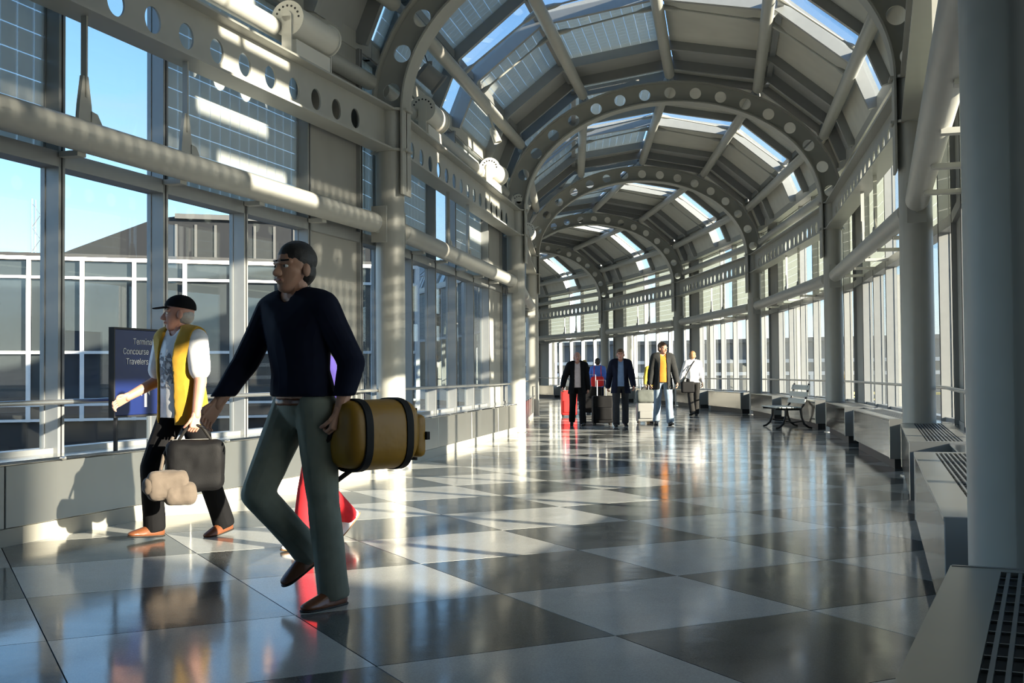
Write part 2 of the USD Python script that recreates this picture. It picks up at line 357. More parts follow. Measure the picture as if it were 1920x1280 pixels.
# ---- windows: mullions, transom, panes, spandrel panels, guard rail
def pane(x0, x1, z0, z1, y):
    b = MB().box((x0, y-0.005, z0), (x1, y+0.005, z1)); v, f = b.out(); return (v, f), np.stack([v[:, 0]-x0, v[:, 2]-z0], 1)
WT = 5.12
def make_window(s, name, i0):
    p, a, L = wallframe(i0, s); Y = -s; go = GOFF + (0.16 if s > 0 else 0); dz = go - GOFF; UMS = UM if s < 0 else UMR
    t = thing(name, None, None, (p[0], p[1], 0), a, kind='structure')
    ex = [L*u for u in UMS]; x_lo, x_hi = -0.06*L*0.5, L + 0.03*L
    x_lo, x_hi = -0.02, L+0.02
    for k, x in enumerate(ex):
        z1 = 2.85 if k in (1, 4) else WT
        b = MB().box((x-0.037, Y*(0.20+dz), 0.56), (x+0.037, Y*(go-0.01), z1))
        b.box((x-0.045, Y*(go-0.02), 0.56), (x+0.045, Y*(go+0.02), z1))
        part('mullion', b, M['alu'], t)
        part('mullion_gasket', MB().box((x-0.006, Y*(0.196+dz), 0.58), (x+0.006, Y*(0.201+dz), z1)), M['black'], t)
    b = MB().box((x_lo, Y*(0.2+dz), 2.76), (x_hi, Y*(go+0.03), 2.88)); part('transom', b, M['alu'], t)
    b = MB().box((x_lo, Y*(0.24+dz), 0.56), (x_hi, Y*(go+0.03), 0.62)); b.box((x_lo, Y*(0.26+dz), WT-0.03), (x_hi, Y*(go+0.08), WT+0.05)); part('frame', b, M['alu'], t)
    edges = [x_lo] + ex + [x_hi]
    for k in range(8):
        if k == 6:
            part('spandrel_panel', MB().box((edges[k]+0.03, Y*(go-0.09), 0.6), (edges[k+1]-0.03, Y*(go+0.03), 2.78)), M['panel_grey'], t)
            part('spandrel_panel', MB().box((edges[k]+0.03, Y*(go-0.09), 2.86), (edges[k+1]-0.03, Y*(go+0.03), WT)), M['panel_grey'], t)
        else:
            g, uv = pane(edges[k]+0.03, edges[k+1]-0.03, 0.6, 2.78, Y*go); part('pane', g, M['glass'], t, smooth=False)
    for k0, k1, mt in ((0, 1, 'frit'), (1, 3, 'frit'), (3, 4, 'glass'), (4, 6, 'frit'), (7, 8, 'frit')):
        g, uv = pane(edges[k0]+0.03, edges[k1]-0.03, 2.87, WT, Y*go)
        if mt == 'frit': part('fritted_pane', g, M['frit'], t, uv=uv)
        else: part('pane', g, M['glass'], t, smooth=False)
    if s > 0: part('added_shade_fin', MB().box((L-0.78, Y*(0.84+dz), -0.2), (L-0.02, Y*(0.98+dz), 2.95)), M['panel_grey'], t)  # added outside the glass, out of view, to keep sun off the columns
    part('guard_rail', MB().tube([(-0.02, Y*(0.13+dz), 0.97), (L+0.02, Y*(0.13+dz), 0.97)], 0.02, 14), M['rail'], t)
    for x in ex: part('rail_bracket', MB().tube([(x, Y*(0.13+dz), 0.97), (x, Y*(0.19+dz), 0.97)], 0.012, 8), M['rail'], t)
    return t
wn = 0
for s in (-1, 1):
    src = None
    for i in BAYS:
        wn += 1; lab = 'glazed window bay of the %s wall' % SIDE[s]
        if s > 0 and i < 0: continue
        if src is None: src = make_window(s, 'window_%d' % wn, i); meta(src, lab)
        else: p, a, L = wallframe(i, s); dup(src, 'window_%d' % wn, (p[0], p[1], 0), a, lab)

# ---- kick walls below the sills
def make_wall(s):
    p, a, L = wallframe(-1, s); Y = -s
    t = thing('wall_' + SIDE[s], None, None, (p[0], p[1], 0), a, kind='structure')
    f = -0.05 if s < 0 else 0.12
    n = 4; w = (L-0.0)/n
    part('core', MB().box((-0.05, Y*(f+0.035), 0.0), (L+0.05, Y*(0.30 if s < 0 else 0.5), 0.55)), M['panel_grey'], t)
    for k in range(n):
        part('kick_panel', MB().box((k*w+0.006, Y*f, 0.125), ((k+1)*w-0.006, Y*(f+0.03), 0.552), 0.004), M['satin'], t)
    part('baseboard', MB().box((-0.02, Y*(f+0.015), 0.0), (L+0.02, Y*(f+0.04), 0.12)), M['base'], t)
    part('sill', MB().box((-0.03, Y*(f-0.025), 0.556), (L+0.03, Y*(GOFF+0.04+(0.16 if s > 0 else 0)), 0.58), 0.006), M['cap'], t)
    if s < 0:
        for k in range(2*n):
            part('sill_bolt', MB().lathe([(0, 0.02), (0.012, 0.016), (0.014, 0), (0.014, -0.02)], 10, mat4([1,0,0],[0,0,1],[0,-1,0] if Y > 0 else [0,1,0],((k+0.5)*w/2, Y*(f-0.03), 0.568))), M['rail'], t)
    return t
for s in (-1, 1):
    src = None
    for i in BAYS:
        lab = 'low stainless steel kick wall under the %s windows' % SIDE[s]
        if src is None: src = make_wall(s); meta(src, lab)
        else: p, a, L = wallframe(i, s); dup(src, 'wall_' + SIDE[s], (p[0], p[1], 0), a, lab)

# ---- vaulted ceiling
SK_A, SK_B, SK_E = 3.43, 2.80, 2/2.4
PA, PB = 3.40, 2.585
def skin(th, k=0.0):
    c, s_ = math.cos(th), math.sin(th); a, b = SK_A+k, SK_B+k
    return np.array([math.copysign(abs(c)**SK_E, c)*a, HU + abs(s_)**SK_E*b])
RO = mat4([math.cos(DT), math.sin(DT), 0], [-math.sin(DT), math.cos(DT), 0], [0, 0, 1])
def bayp(x, z, u):
    A = np.array([x, 0, z]); B = RO[:3, :3] @ np.array([x + RR, 0, z]) - np.array([RR, 0, 0]); return A*(1-u) + B*u
def shell(th0, th1, u0, u1, k0, k1, n=2, ths=None):
    """curved slab between two heights off the skin; returns mesh and uv in metres"""
    ths = np.linspace(th0, th1, n) if ths is None else ths
    n = len(ths); V = []; UV = []; arc = 0; last = None
    for th in ths:
        q = skin(th); arc += 0 if last is None else np.linalg.norm(q-last); last = q
        for k in (k0, k1):
            x, z = skin(th, k)
            for u in (u0, u1): V.append(bayp(x, z, u)); UV.append((arc, (u-u0)*9.33))
    F = []
    for i in range(n-1):
        a, b = i*4, (i+1)*4
        for p, q in ((0, 1), (1, 3), (3, 2), (2, 0)): F += [[a+p, b+p, b+q], [a+p, b+q, a+q]]
    F += [[0, 1, 3], [0, 3, 2]]; e = (n-1)*4; F += [[e, e+3, e+1], [e, e+2, e+3]]
    F = np.array(F)[:, ::-1]
    return (np.array(V), F), np.array(UV)
PUR = [math.radians(x) for x in (30, 60, 90, 120, 150)]
SEC = [math.radians(x) for x in (12.5, 30, 60, 90, 120, 150, 167.5)]
def make_ceiling():
    a = T0
    t = thing('ceiling', 'arched vault of glass strips and grey panels over the corridor', None, (CX + RR*math.cos(a), CY + RR*math.sin(a), 0), a, kind='structure')
    for j in range(6):
        a0, a1 = SEC[j], SEC[j+1]; right = j < 3; g = 0.012
        for u0, u1, ty in ((0, UM[0], 'f'), (UM[0], UM[2], 'f'), (UM[2], UM[3], 'c'), (UM[3], UM[5], 'f'), (UM[5], UM[6], 'o'), (UM[6], 1, 'f')):
            if ty == 'c': m, uv = shell(a0+g, a1-g, u0+0.004, u1-0.004, 0, 0.012); part('skylight_pane', m, M['glass'], t, smooth=False)
            elif ty == 'o' :
                for q in range(3):
                    d = (u1-u0)/3; m, uv = shell(a0+g, a1-g, u0+q*d+0.002, u0+(q+1)*d, -0.05+0.03*q, 0.04+0.03*q); part('roof_panel', m, M['roof_dark'], t)
            elif right: m, uv = shell(a0+g, a1-g, u0+0.004, u1-0.004, -0.02, 0.06); part('roof_panel', m, M['roof_panel'], t)
            else: m, uv = shell(a0+g, a1-g, u0+0.004, u1-0.004, 0, 0.012); part('fritted_pane', m, M['frit'], t, uv=uv)
    for u, w in ((UM[0], 0.008), (UM[2], 0.010), (UM[3], 0.010), (UM[5], 0.010), (UM[6], 0.009)):
        m, uv = shell(SEC[0], SEC[-1], u-w/2, u+w/2, -0.16, 0.08, ths=SEC); part('roof_beam', m, M['alu'], t)
    for sg in (-1, 1):
        ex_ = 3.41 if sg < 0 else 3.50
        part('eave_beam', MB().beam(bayp(sg*ex_, 5.23, 0.0), bayp(sg*ex_, 5.23, 1.0), 0.16 if sg < 0 else 0.36, 0.24), M['steel_paint'], t)
    for th in PUR + [None, 'r']:
        if th is None: x, z = -W-0.17, 4.76
        elif th == 'r': x, z = W+0.17, 4.76
        else: x, z = PA*math.cos(th), HU + PB*math.sin(th)
        p = [bayp(x, z, u) for u in (0.018, 0.022, 0.024, 0.5, 0.976, 0.978, 0.982)]
        part('purlin', MB().tube(p, [0.05, 0.085, 0.1, 0.1, 0.1, 0.085, 0.05], 20), M['steel_paint'], t)
        if th not in (None, 'r'):
            xs, zs = skin(th, -0.02)
            for u in (UM[2], UM[3], UM[5], UM[6]): part('purlin_bracket', MB().beam(bayp(x, z, u), bayp(xs, zs, u), 0.16, 0.02, (0, 1, 0)), M['steel_paint'], t)
            for u in (0.03, 0.97): part('purlin_lug', MB().beam(bayp(x, z, u), bayp(x, z, 0.0 if u < 0.5 else 1.0), 0.02, 0.14), M['steel_paint'], t)
            xs, zs = skin(th, -0.03); part('roof_spine', MB().beam(bayp(xs, zs, 0.01), bayp(xs, zs, 0.99), 0.1, 0.12), M['alu'], t)
    for j in range(1, 5):
        for u in (0.40, 0.545):
            th0, th1 = SEC[j], SEC[j+1]
            P0 = bayp(PA*math.cos(th0)*1.03, HU + PB*math.sin(th0)*1.03, u); P1 = bayp(PA*math.cos(th1)*1.03, HU + PB*math.sin(th1)*1.03, u)
            d = P1-P0
            part('tie_rod', MB().tube([P0, P0+d*0.14, P0+d*0.2, P0+d*0.8, P0+d*0.86, P1], [0.05, 0.04, 0.016, 0.016, 0.04, 0.05], 10), M['steel_paint'], t)
    return t
cei = None
T_ = lambda i: (CX + RR*math.cos(T0+DT*i), CY + RR*math.sin(T0+DT*i), 0)
t = thing('ceiling', 'solid grey vault added unseen behind the camera to block light', None, T_(-1), T0-DT, kind='structure')
m, uv = shell(SEC[0]-0.03, SEC[-1]+0.03, 0.0, 1.0, -0.02, 0.1, 30); part('roof_panel', m, M['roof_panel'], t)  # added opaque vault, unseen, darkens the bay around the camera
p, a, L = wallframe(-1, 1)
t = thing('wall_right', 'solid grey wall added unseen beside the camera to block the sun', None, (p[0], p[1], 0), a, kind='structure'); part('panel', MB().box((0, -0.42, 0.58), (L-0.25, -0.34, 5.3)), M['panel_grey'], t)  # added opaque wall in place of glazing, unseen, cuts sun near the camera
for nm, i, y0, y1 in (('added_wall_back', -1, -0.3, -0.15), ('added_wall_front', 7, 0.2, 0.35)):
    t = thing(nm, 'plain grey end wall added to keep outside light out of the corridor', None, T_(i), T0+DT*i, kind='structure'); part('panel', MB().box((-3.9, y0, 0.0), (3.9, y1, 7.6)), M['panel_grey'], t)  # added to stop light coming in through the open corridor ends
for i in BAYS[1:]:
    a = T0 + DT*i
    if cei is None: cei = make_ceiling()
    else: dup(cei, 'ceiling', (CX + RR*math.cos(a), CY + RR*math.sin(a), 0), a, 'arched vault of glass strips and grey panels over the corridor')

# ---- heating cabinets along the right wall
def make_cabinet(x0, x1):
    p, a, L = wallframe(-1, 1)
    t = thing('heating_cabinet', 'x', 'cabinet', (p[0], p[1], 0), a, 'stainless heating cabinets along the right wall')
    f, b_ = 0.20, -0.31                 # y of front and back
    part('body', MB().box((x0, b_, 0.13), (x1, f, 0.575), 0.006), M['polished'], t)
    part('toe_kick', MB().box((x0+0.05, b_, 0.0), (x1-0.05, f-0.06, 0.13)), M['black'], t)
    b = MB().box((x0-0.004, f-0.13, 0.575), (x1+0.004, f+0.006, 0.592)); b.box((x0-0.004, b_, 0.575), (x1+0.004, b_+0.10, 0.592)); b.box((x0-0.004, b_+0.1, 0.575), (x0+0.06, f-0.13, 0.592)); b.box((x1-0.06, b_+0.1, 0.575), (x1+0.004, f-0.13, 0.592)); part('top_frame', b, M['satin'], t)
    for x in (x0, x1): part('end_panel', MB().box((x-0.012, b_-0.0, 0.12), (x+0.012, f+0.004, 0.594), 0.003), M['grille'], t)
    part('grille_shade_sheet', MB().box((x0+0.06, b_+0.1, 0.575), (x1-0.06, f-0.13, 0.579)), M['void'], t)  # near-black sheet on the body; its colour stands in for shade below the slats
    ys = np.linspace(b_+0.12, f-0.15, 9)
    for y in ys: part('grille_slat', MB().box((x0+0.06, y-0.005, 0.577), (x1-0.06, y+0.005, 0.591)), M['grille'], t)
    n = int((x1-x0)/0.12)
    for k in range(n): x = x0+0.06+(x1-x0-0.12)*(k+0.5)/n; part('grille_bar', MB().box((x-0.004, b_+0.1, 0.577), (x+0.004, f-0.13, 0.585)), M['grille'], t)
    return t
cab = {}
for i in BAYS:
    for k, (x0, x1) in enumerate(((0.86, 4.64), (5.93, 9.36))):
        lab = 'low polished steel heating cabinet, %s along the right wall counted from the camera' % ORD[max(0, 2*i+k+1)]
        if i == -1 and k == 1: lab = 'low steel heating cabinet with black top grille in the bottom right corner'
        if i == -1 and k == 0: lab = 'low steel heating cabinet on the right, out of view behind the camera'
        if k not in cab: cab[k] = make_cabinet(x0, x1); meta(cab[k], lab)
        else: p, a, L = wallframe(i, 1); dup(cab[k], 'heating_cabinet', (p[0], p[1], 0), a, lab)

# ---- uplights standing on the left girders
def make_uplight():
    p, a, L = wallframe(0, -1); q = wallpt(0, -1, 6.75, 0, 0)
    t = thing('uplight', 'x', 'lamp', (q[0], q[1], HU+0.011), a, 'uplights standing on the left girders')
    r, l, z = 0.165, 0.42, 0.40
    ax = mat4([0,1,0],[0,0,1],[1,0,0])
    sect = Point(0, 0).buffer(r, 14).difference(sbox(-0.13, 0.06, 0.13, 1)).difference(Point(0, 0).buffer(r-0.012, 14).intersection(sbox(-1, -0.2, 1, 1)))
    part('housing', MB().prism(Point(0, 0).buffer(r, 14).difference(sbox(-0.12, 0.05, 0.12, 1)), 2*l, mat4([0,1,0],[0,0,1],[1,0,0],(-l, 0, z))), M['fix_white'], t)
    part('reflector', MB().prism(sbox(-0.10, 0.052, 0.10, 0.075), 2*l-0.08, mat4([0,1,0],[0,0,1],[1,0,0],(-l+0.04, 0, z))), M['brass'], t)
    for sg in (-1, 1):
        d = part('end_disc', MB().lathe([(0, -0.012), (r+0.02, -0.012), (r+0.02, 0.012), (0, 0.012)], 28, mat4([0,1,0],[0,0,1],[1,0,0],(sg*(l+0.012), 0, z))), M['fix_white'], t)
        for k in range(9):
            an = math.pi*(0.02+k*0.12)
            part('screw', MB().lathe([(0, 0.002), (0.012, 0.002), (0.012, -0.002), (0, -0.002)], 8, mat4([0,1,0],[0,0,1],[1,0,0],(sg*(l+0.025), 0.13*math.cos(an), z+0.13*math.sin(an)))), M['black'], d)
        b = MB().box((sg*(l+0.026), -0.055, 0.0), (sg*(l+0.042), 0.055, z+0.02)); b.lathe([(0, -0.008), (0.055, -0.008), (0.055, 0.008), (0, 0.008)], 18, mat4([0,1,0],[0,0,1],[1,0,0],(sg*(l+0.034), 0, z+0.02)))
        part('bracket', b, M['fix_white'], t)
    part('ballast_box', MB().box((-l+0.05, -0.07, 0.035), (l-0.02, 0.07, 0.2), 0.006), M['fix_white'], t)
    b = MB()
    for x in (-0.22, 0.28): b.box((x-0.03, -0.05, 0), (x+0.03, 0.05, 0.036))
    part('ballast_feet', b, M['fix_white'], t)
    return t
upl = make_uplight(); meta(upl, 'cream cylindrical uplight on the girder top at upper left, half in sun')
for i in BAYS:
    for e in (2.05, 6.75):
        if i == 0 and e > 6: continue
        q = wallpt(i, -1, e, 0, 0); w = wallframe(i, -1)[1]
        lab = 'cylindrical uplight on left girder, %s end of %s bay counted from behind the camera' % ('near' if e < 5 else 'far', ORD[i+1])
        if i == 1: lab = 'shaded grey uplight just beyond the nearest arch on the left' if e < 5 else 'sunlit cream uplight on the left girder below the small spotlight'
        dup(upl, 'uplight', (q[0], q[1], HU+0.011), w, lab)

# ---- hanging loudspeaker and small spotlight under the vault
def hang(name, label, cat, P, top, body):
    t = thing(name, label, cat, P, 0)
    part('suspension_wire', MB().tube([(0, 0, 0.1), (top[0]-P[0], top[1]-P[1], top[2]-P[2])], 0.007, 8), M['black'], t)
    return t
def purl(i, th, u):
    a = T0 + DT*i; x, z = PA*math.cos(th), HU + PB*math.sin(th); q = bayp(x, z, u); c, s_ = math.cos(a), math.sin(a)
    return np.array([CX + RR*c + q[0]*c - q[1]*s_, CY + RR*s_ + q[0]*s_ + q[1]*c, q[2]])
M['dark_grey'] = pbr('speaker_grey', (0.26, 0.265, 0.26), 0.5)
sp_top = purl(1, math.radians(150), 0.07); P = np.array([-1.04, 14.95, 5.02])
t = hang('hanging_loudspeaker', 'dark drum-shaped loudspeaker hanging on a wire by the nearest arch', 'loudspeaker', P, sp_top, None)
dv = np.array([0.75, 0.25, -0.6]); dv /= np.linalg.norm(dv); xx = np.cross([0, 0, 1], dv); xx /= np.linalg.norm(xx); yy = np.cross(dv, xx)
part('drum', MB().lathe([(0, -0.16), (0.09, -0.16), (0.13, -0.12), (0.13, 0.12), (0.155, 0.15), (0.155, 0.17), (0, 0.165)], 28, mat4(xx, yy, dv)), M['dark_grey'], t)
b = MB().box((-0.03, -0.03, 0.02), (0.03, 0.03, 0.2)); part('yoke', b, M['dark_grey'], t)
P = np.array([-0.27, 20.0, 5.30]); q = purl(1, math.radians(150), 0.62)
t = thing('spotlight', 'small white cylindrical spotlight under the left roof tube', 'lamp', P, 0)
part('stem', MB().tube([(0, 0, 0.05), (q[0]-P[0], q[1]-P[1], q[2]-P[2]-0.08)], 0.02, 10), M['steel_paint'], t)
dv = np.array([0.35, -0.1, -0.9]); dv /= np.linalg.norm(dv); xx = np.cross([0, 1, 0], dv); xx /= np.linalg.norm(xx); yy = np.cross(dv, xx)
h = part('lamp_body', MB().lathe([(0, -0.14), (0.045, -0.14), (0.06, -0.1), (0.075, 0.14), (0.066, 0.14), (0.06, 0.1), (0, 0.1)], 22, mat4(xx, yy, dv)), M['fix_white'], t)

# ------------------------------------------------------------------ outside: apron, buildings, mast, carts
GZ = -1.5
M['apron'] = pbr('apron_concrete', (0.12, 0.12, 0.115), 0.8, noise=(0.3, 0.12))
M['white_frame'] = pbr('white_frame', (0.80, 0.79, 0.76), 0.4)
M['dark_glass'] = pbr('dark_reflective_glass', (0.035, 0.042, 0.045), 0.04, 0.0, 0.9)
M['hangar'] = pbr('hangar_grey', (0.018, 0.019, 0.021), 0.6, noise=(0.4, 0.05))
M['hangar_seam'] = pbr('hangar_seam', (0.13, 0.13, 0.125), 0.5)
M['bldg'] = pbr('terminal_grey', (0.10, 0.115, 0.13), 0.6)
g = MB().box((-400, -150, GZ-0.2), (400, 600, GZ)); p_ = part('apron_ground', g, M['apron'], None); meta(p_, 'flat grey concrete apron outside the windows', kind='structure')
D0 = 40.0; A0 = np.array([(100-960)/2173*D0, D0]); hd = math.radians(70); fe = np.array([math.sin(hd), math.cos(hd)])
bl = thing('glass_building', 'long low building of dark glass in white frames outside the left windows', 'building', (A0[0], A0[1], GZ), math.atan2(fe[1], fe[0]))
zt = lambda z: z - GZ
ZS = [zt(-0.3), zt(0.22), zt(2.03), zt(4.62), zt(5.28)]
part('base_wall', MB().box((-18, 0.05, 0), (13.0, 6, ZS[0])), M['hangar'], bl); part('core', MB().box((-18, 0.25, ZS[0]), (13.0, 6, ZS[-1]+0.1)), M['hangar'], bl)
xs = np.arange(-18, 13.01, 1.72)
for x in xs: part('frame_post', MB().box((x-0.075, -0.16, ZS[0]-0.05), (x+0.075, 0.06, ZS[-1])), M['white_frame'], bl)
for z, h in zip(ZS, (0.045, 0.045, 0.05, 0.05, 0.065)): part('frame_rail', MB().box((-18, -0.14, z-h), (13.0, 0.07, z+h)), M['white_frame'], bl)
for k in range(len(xs)-1):
    for q in range(4): part('pane', MB().box((xs[k]+0.09, 0.07, ZS[q]+0.05), (xs[k+1]-0.09, 0.10, ZS[q+1]-0.05)), M['dark_glass'], bl)
part('roof_edge', MB().box((-18.1, 0.3, ZS[-1]+0.09), (13.1, 6, ZS[-1]+0.22)), M['hangar'], bl)
hy = 82.0
def hp(x, y): return ((x-960)/2173*hy, 1.15+(702-y)/2173*hy-GZ)
hg = thing('hangar', 'big dark grey hangar with sloping roof edge behind the glass building', 'building', (0, hy, GZ), 0)
pl = [hp(60, 490), hp(130, 462), hp(290, 404), hp(330, 400), hp(760, 418)]; pl = Polygon(pl + [(pl[-1][0], 0), (pl[0][0], 0)])
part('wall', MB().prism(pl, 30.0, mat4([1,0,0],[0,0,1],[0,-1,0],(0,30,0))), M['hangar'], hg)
for x in range(330, 760, 37): a_, b_ = hp(x, 470), hp(x, 404+ (x-330)*0.033); part('panel_seam', MB().box((a_[0]-0.08, -0.08, a_[1]-4), (a_[0]+0.08, 0.02, b_[1]-0.4)), M['hangar_seam'], hg)
part('roof_edge', MB().beam((hp(330, 400)[0], -0.1, hp(330, 400)[1]), (hp(760, 418)[0], -0.1, hp(760, 418)[1]), 0.5, 0.35), M['hangar_seam'], hg)
a_ = hp(342, 392); part('roof_vent', MB().lathe([(0, 0), (0.35, 0), (0.3, 0.5), (0.55, 0.6), (0.5, 1.0), (0, 1.0)], 12, mat4([1,0,0],[0,1,0],[0,0,1],(a_[0], 2, a_[1]-1.0))), M['bldg'], hg)
mz = 95.0
mt = thing('lattice_mast', 'slim steel lattice mast against the sky at far left', 'mast', ((70-960)/2173*mz, mz, GZ), 0)
hh = 1.15+(702-366)/2173*mz - GZ
for x, y in ((-0.35, -0.35), (0.35, -0.35), (0.35, 0.35), (-0.35, 0.35)): part('mast_leg', MB().tube([(x, y, 0), (x, y, hh)], 0.06, 6), M['rail'], mt)
b = MB()
for k in range(int(hh)):
    sg = 1 if k % 2 else -1; b.tube([(-0.35*sg, -0.35, k), (0.35*sg, -0.35, k+1)], 0.03, 5); b.tube([(0.35, -0.35*sg, k), (0.35, 0.35*sg, k+1)], 0.03, 5)
part('bracing', b, M['rail'], mt)
# terminal wing beyond the right windows
def wing(P, Q, h, label):
    P, Q = np.array(P, float), np.array(Q, float); L = np.linalg.norm(Q-P); e = (Q-P)/L
    t = thing('terminal_wing', label, 'building', (P[0], P[1], GZ), math.atan2(e[1], e[0]))
    part('wall', MB().box((0, 0, 0), (L, 10, h)), M['bldg'], t)
    part('roof_edge', MB().box((-0.2, -0.3, h), (L+0.2, 10, h+0.25)), M['hangar_seam'], t)
    for z in (2.6, 3.4): part('white_band', MB().box((0, -0.12, z-0.11), (L, 0.02, z+0.11)), M['white_frame'], t)
    for x in np.arange(2.0, L-1, 4.0): part('window', MB().box((x, -0.05, 2.75), (x+2.9, 0.03, 3.26)), M['dark_glass'], t)
    for x in np.arange(0.9, L, 4.0): part('pilaster', MB().box((x, -0.16, 0), (x+0.25, 0.02, 2.5)), M['white_frame'], t)
    return t
wing((-4, 92), (7.2, 80.8), 4.7, 'grey-blue low terminal wing seen through the farthest windows')
wing((8, 80), (46, 55), 4.6, 'grey-blue low terminal wing with white bands outside the right windows')
tw_c = np.array([-1.0, 5.86]) + 24*np.array([0.819, -0.574])  # added out of view: blocks direct sun on the man in navy
tw_ = thing('sun_block_tower', 'tall grey block added unseen on the apron to shade the man in navy', 'building', (tw_c[0], tw_c[1], GZ), math.radians(-35))
part('shaft', MB().box((-1.2, -0.85, 0), (1.2, 0.62, 9.0)), M['bldg'], tw_); part('roof_cap', MB().box((-1.3, -0.95, 9.0), (1.3, 0.72, 9.2)), M['hangar_seam'], tw_)
for z in (2.0, 4.6, 7.2): part('window', MB().box((-1.22, -0.4, z), (-1.19, 0.2, z+1.2)), M['dark_glass'], tw_)
def tint(n, c): return pbr(n, c, 0.45)
def cart(px, D, col, label):
    t = thing('baggage_cart', label, 'cart', ((px-960)/2173*D, D, GZ), math.radians(20), None)
    m = tint('cart_paint_%d' % px, col)
    part('deck', MB().box((-0.9, -0.6, 0.42), (0.9, 0.6, 0.55), 0.02), m, t)
    b = MB()
    for x in (-0.85, 0.85):
        for y in (-0.55, 0.55): b.beam((x, y, 0.5), (x, y, 1.6), 0.06, 0.06, (1, 0, 0))
    b.box((-0.92, -0.62, 1.55), (0.92, 0.62, 1.66)); b.beam((-0.85, -0.56, 0.6), (0.85, -0.56, 1.5), 0.05, 0.05); b.beam((0.85, -0.56, 0.6), (-0.85, -0.56, 1.5), 0.05, 0.05); part('frame', b, m, t)
    for x in (-0.6, 0.6):
        for y in (-0.55, 0.55): part('wheel', MB().lathe([(0, -0.07), (0.21, -0.07), (0.23, 0), (0.21, 0.07), (0, 0.07)], 16, mat4([1,0,0],[0,0,1],[0,-1,0],(x, y, 0.23))), M['black'], t)
    part('load', MB().box((-0.6, -0.4, 0.55), (0.2, 0.4, 1.15), 0.04), M['bldg'], t)
cart(1790, 55, (0.75, 0.55, 0.05), 'yellow baggage cart outside, just left of the big right column')
cart(1352, 52, (0.6, 0.08, 0.05), 'red baggage cart outside behind the white-shirted walker')
cart(1440, 56, (0.08, 0.15, 0.45), 'blue baggage cart outside, left of the bench')
cart(1610, 58, (0.7, 0.52, 0.06), 'yellow baggage cart outside, right of the bench')

# ------------------------------------------------------------------ people
Man = m3.Manifold
def sph(c, r, n=14): return Man.sphere(r, n).translate([float(x) for x in c])
def eld(c, r, n=18): return Man.sphere(1.0, n).scale([float(x) for x in r]).translate([float(x) for x in c])
def cap(a, ra, b, rb, n=14): return Man.batch_hull([sph(a, ra, n), sph(b, rb, n)])
def uni(L): return Man.batch_boolean(L, m3.OpType.Add)
def sm(m, res, it=8, wr=0.0, seed=0, fr=9.0):
    m = m.refine_to_length(res); q = m.to_mesh()
    t = trimesh.Trimesh(np.array(q.vert_properties[:, :3], float), np.array(q.tri_verts), process=True)
    trimesh.smoothing.filter_taubin(t, iterations=it)
    if wr:
        n = t.vertex_normals; v = np.array(t.vertices); f = meshkit.fbm(v*[fr, fr, fr*0.6] + 11.3, 3, seed) - 0.5
        t.vertices = v + n*(f*wr*2)[:, None]
    return t
def nrm(v): v = np.asarray(v, float); return v/np.linalg.norm(v)
SKIN = {}
def cloth(name, c, rough=0.85): return pbr(name, c, rough, 0, 0.3 if max(c) > 0.1 else 0.12, noise=(14, 0.10), bump=(180, 0.25, 0.002), sheen=0.1 if max(c) > 0.1 else 0.0)
SK = {'tan': pbr('skin_tan', (0.50, 0.27, 0.18), 0.5, noise=(12, 0.08)), 'fair': pbr('skin_fair', (0.58, 0.36, 0.27), 0.5, noise=(12, 0.08)), 'red': pbr('skin_ruddy', (0.52, 0.26, 0.19), 0.5, noise=(12, 0.08))}
M['eye_white'] = pbr('eye_white', (0.8, 0.79, 0.76), 0.2); M['iris'] = pbr('eye_iris', (0.05, 0.035, 0.025), 0.15); M['lip'] = pbr('lip', (0.40, 0.15, 0.13), 0.45)
HAIR = {'dark': pbr('hair_dark', (0.022, 0.018, 0.016), 0.55, bump=(120, 0.4, 0.003)), 'brown': pbr('hair_brown', (0.13, 0.065, 0.03), 0.55, bump=(120, 0.4, 0.003)), 'sandy': pbr('hair_sandy', (0.30, 0.17, 0.08), 0.55, bump=(120, 0.4, 0.003)), 'grey': pbr('hair_grey', (0.38, 0.36, 0.34), 0.55, bump=(120, 0.4, 0.003)), 'blond': pbr('hair_blond', (0.55, 0.40, 0.14), 0.55, bump=(120, 0.4, 0.003))}
def hand(Wr, d, s, n, curl, sc=1.0):
    """palm, four fingers and a thumb; d along the hand, s towards the thumb, n towards the palm side"""
    L = []; d, s, n = nrm(d), nrm(s), nrm(n)
    kn = [Wr + d*0.088*sc + s*o*sc for o in (0.030, 0.010, -0.011, -0.031)]
    L.append(Man.batch_hull([sph(Wr + s*0.018, 0.019*sc, 10), sph(Wr - s*0.018, 0.019*sc, 10), sph(kn[0], 0.0125*sc, 10), sph(kn[3] - d*0.008, 0.0115*sc, 10)]))
    for k, (ln, q) in enumerate(zip((0.072, 0.080, 0.074, 0.058), kn)):
        p = q; an = 0.0; r = 0.0095*sc
        for j, fr in enumerate((0.46, 0.30, 0.24)):
            an += curl*(0.75 if j == 0 else 1.0)
            e = p + (d*math.cos(an) + n*math.sin(an))*ln*fr*sc; L.append(cap(p, r, e, r*0.9, 8)); p = e; r *= 0.92
    p = Wr + d*0.028*sc + s*0.03*sc; r = 0.0125*sc
    for j, (ln, o) in enumerate(((0.036, 0.9), (0.030, 0.5), (0.024, 0.15))):
        dr = nrm(d*(1.0 - 0.15*j) + s*o*(1-curl*0.5) + n*(0.25 + 0.9*curl*j*0.5)); e = p + dr*ln*sc; L.append(cap(p, r, e, r*0.88, 8)); p = e; r *= 0.9
    return L
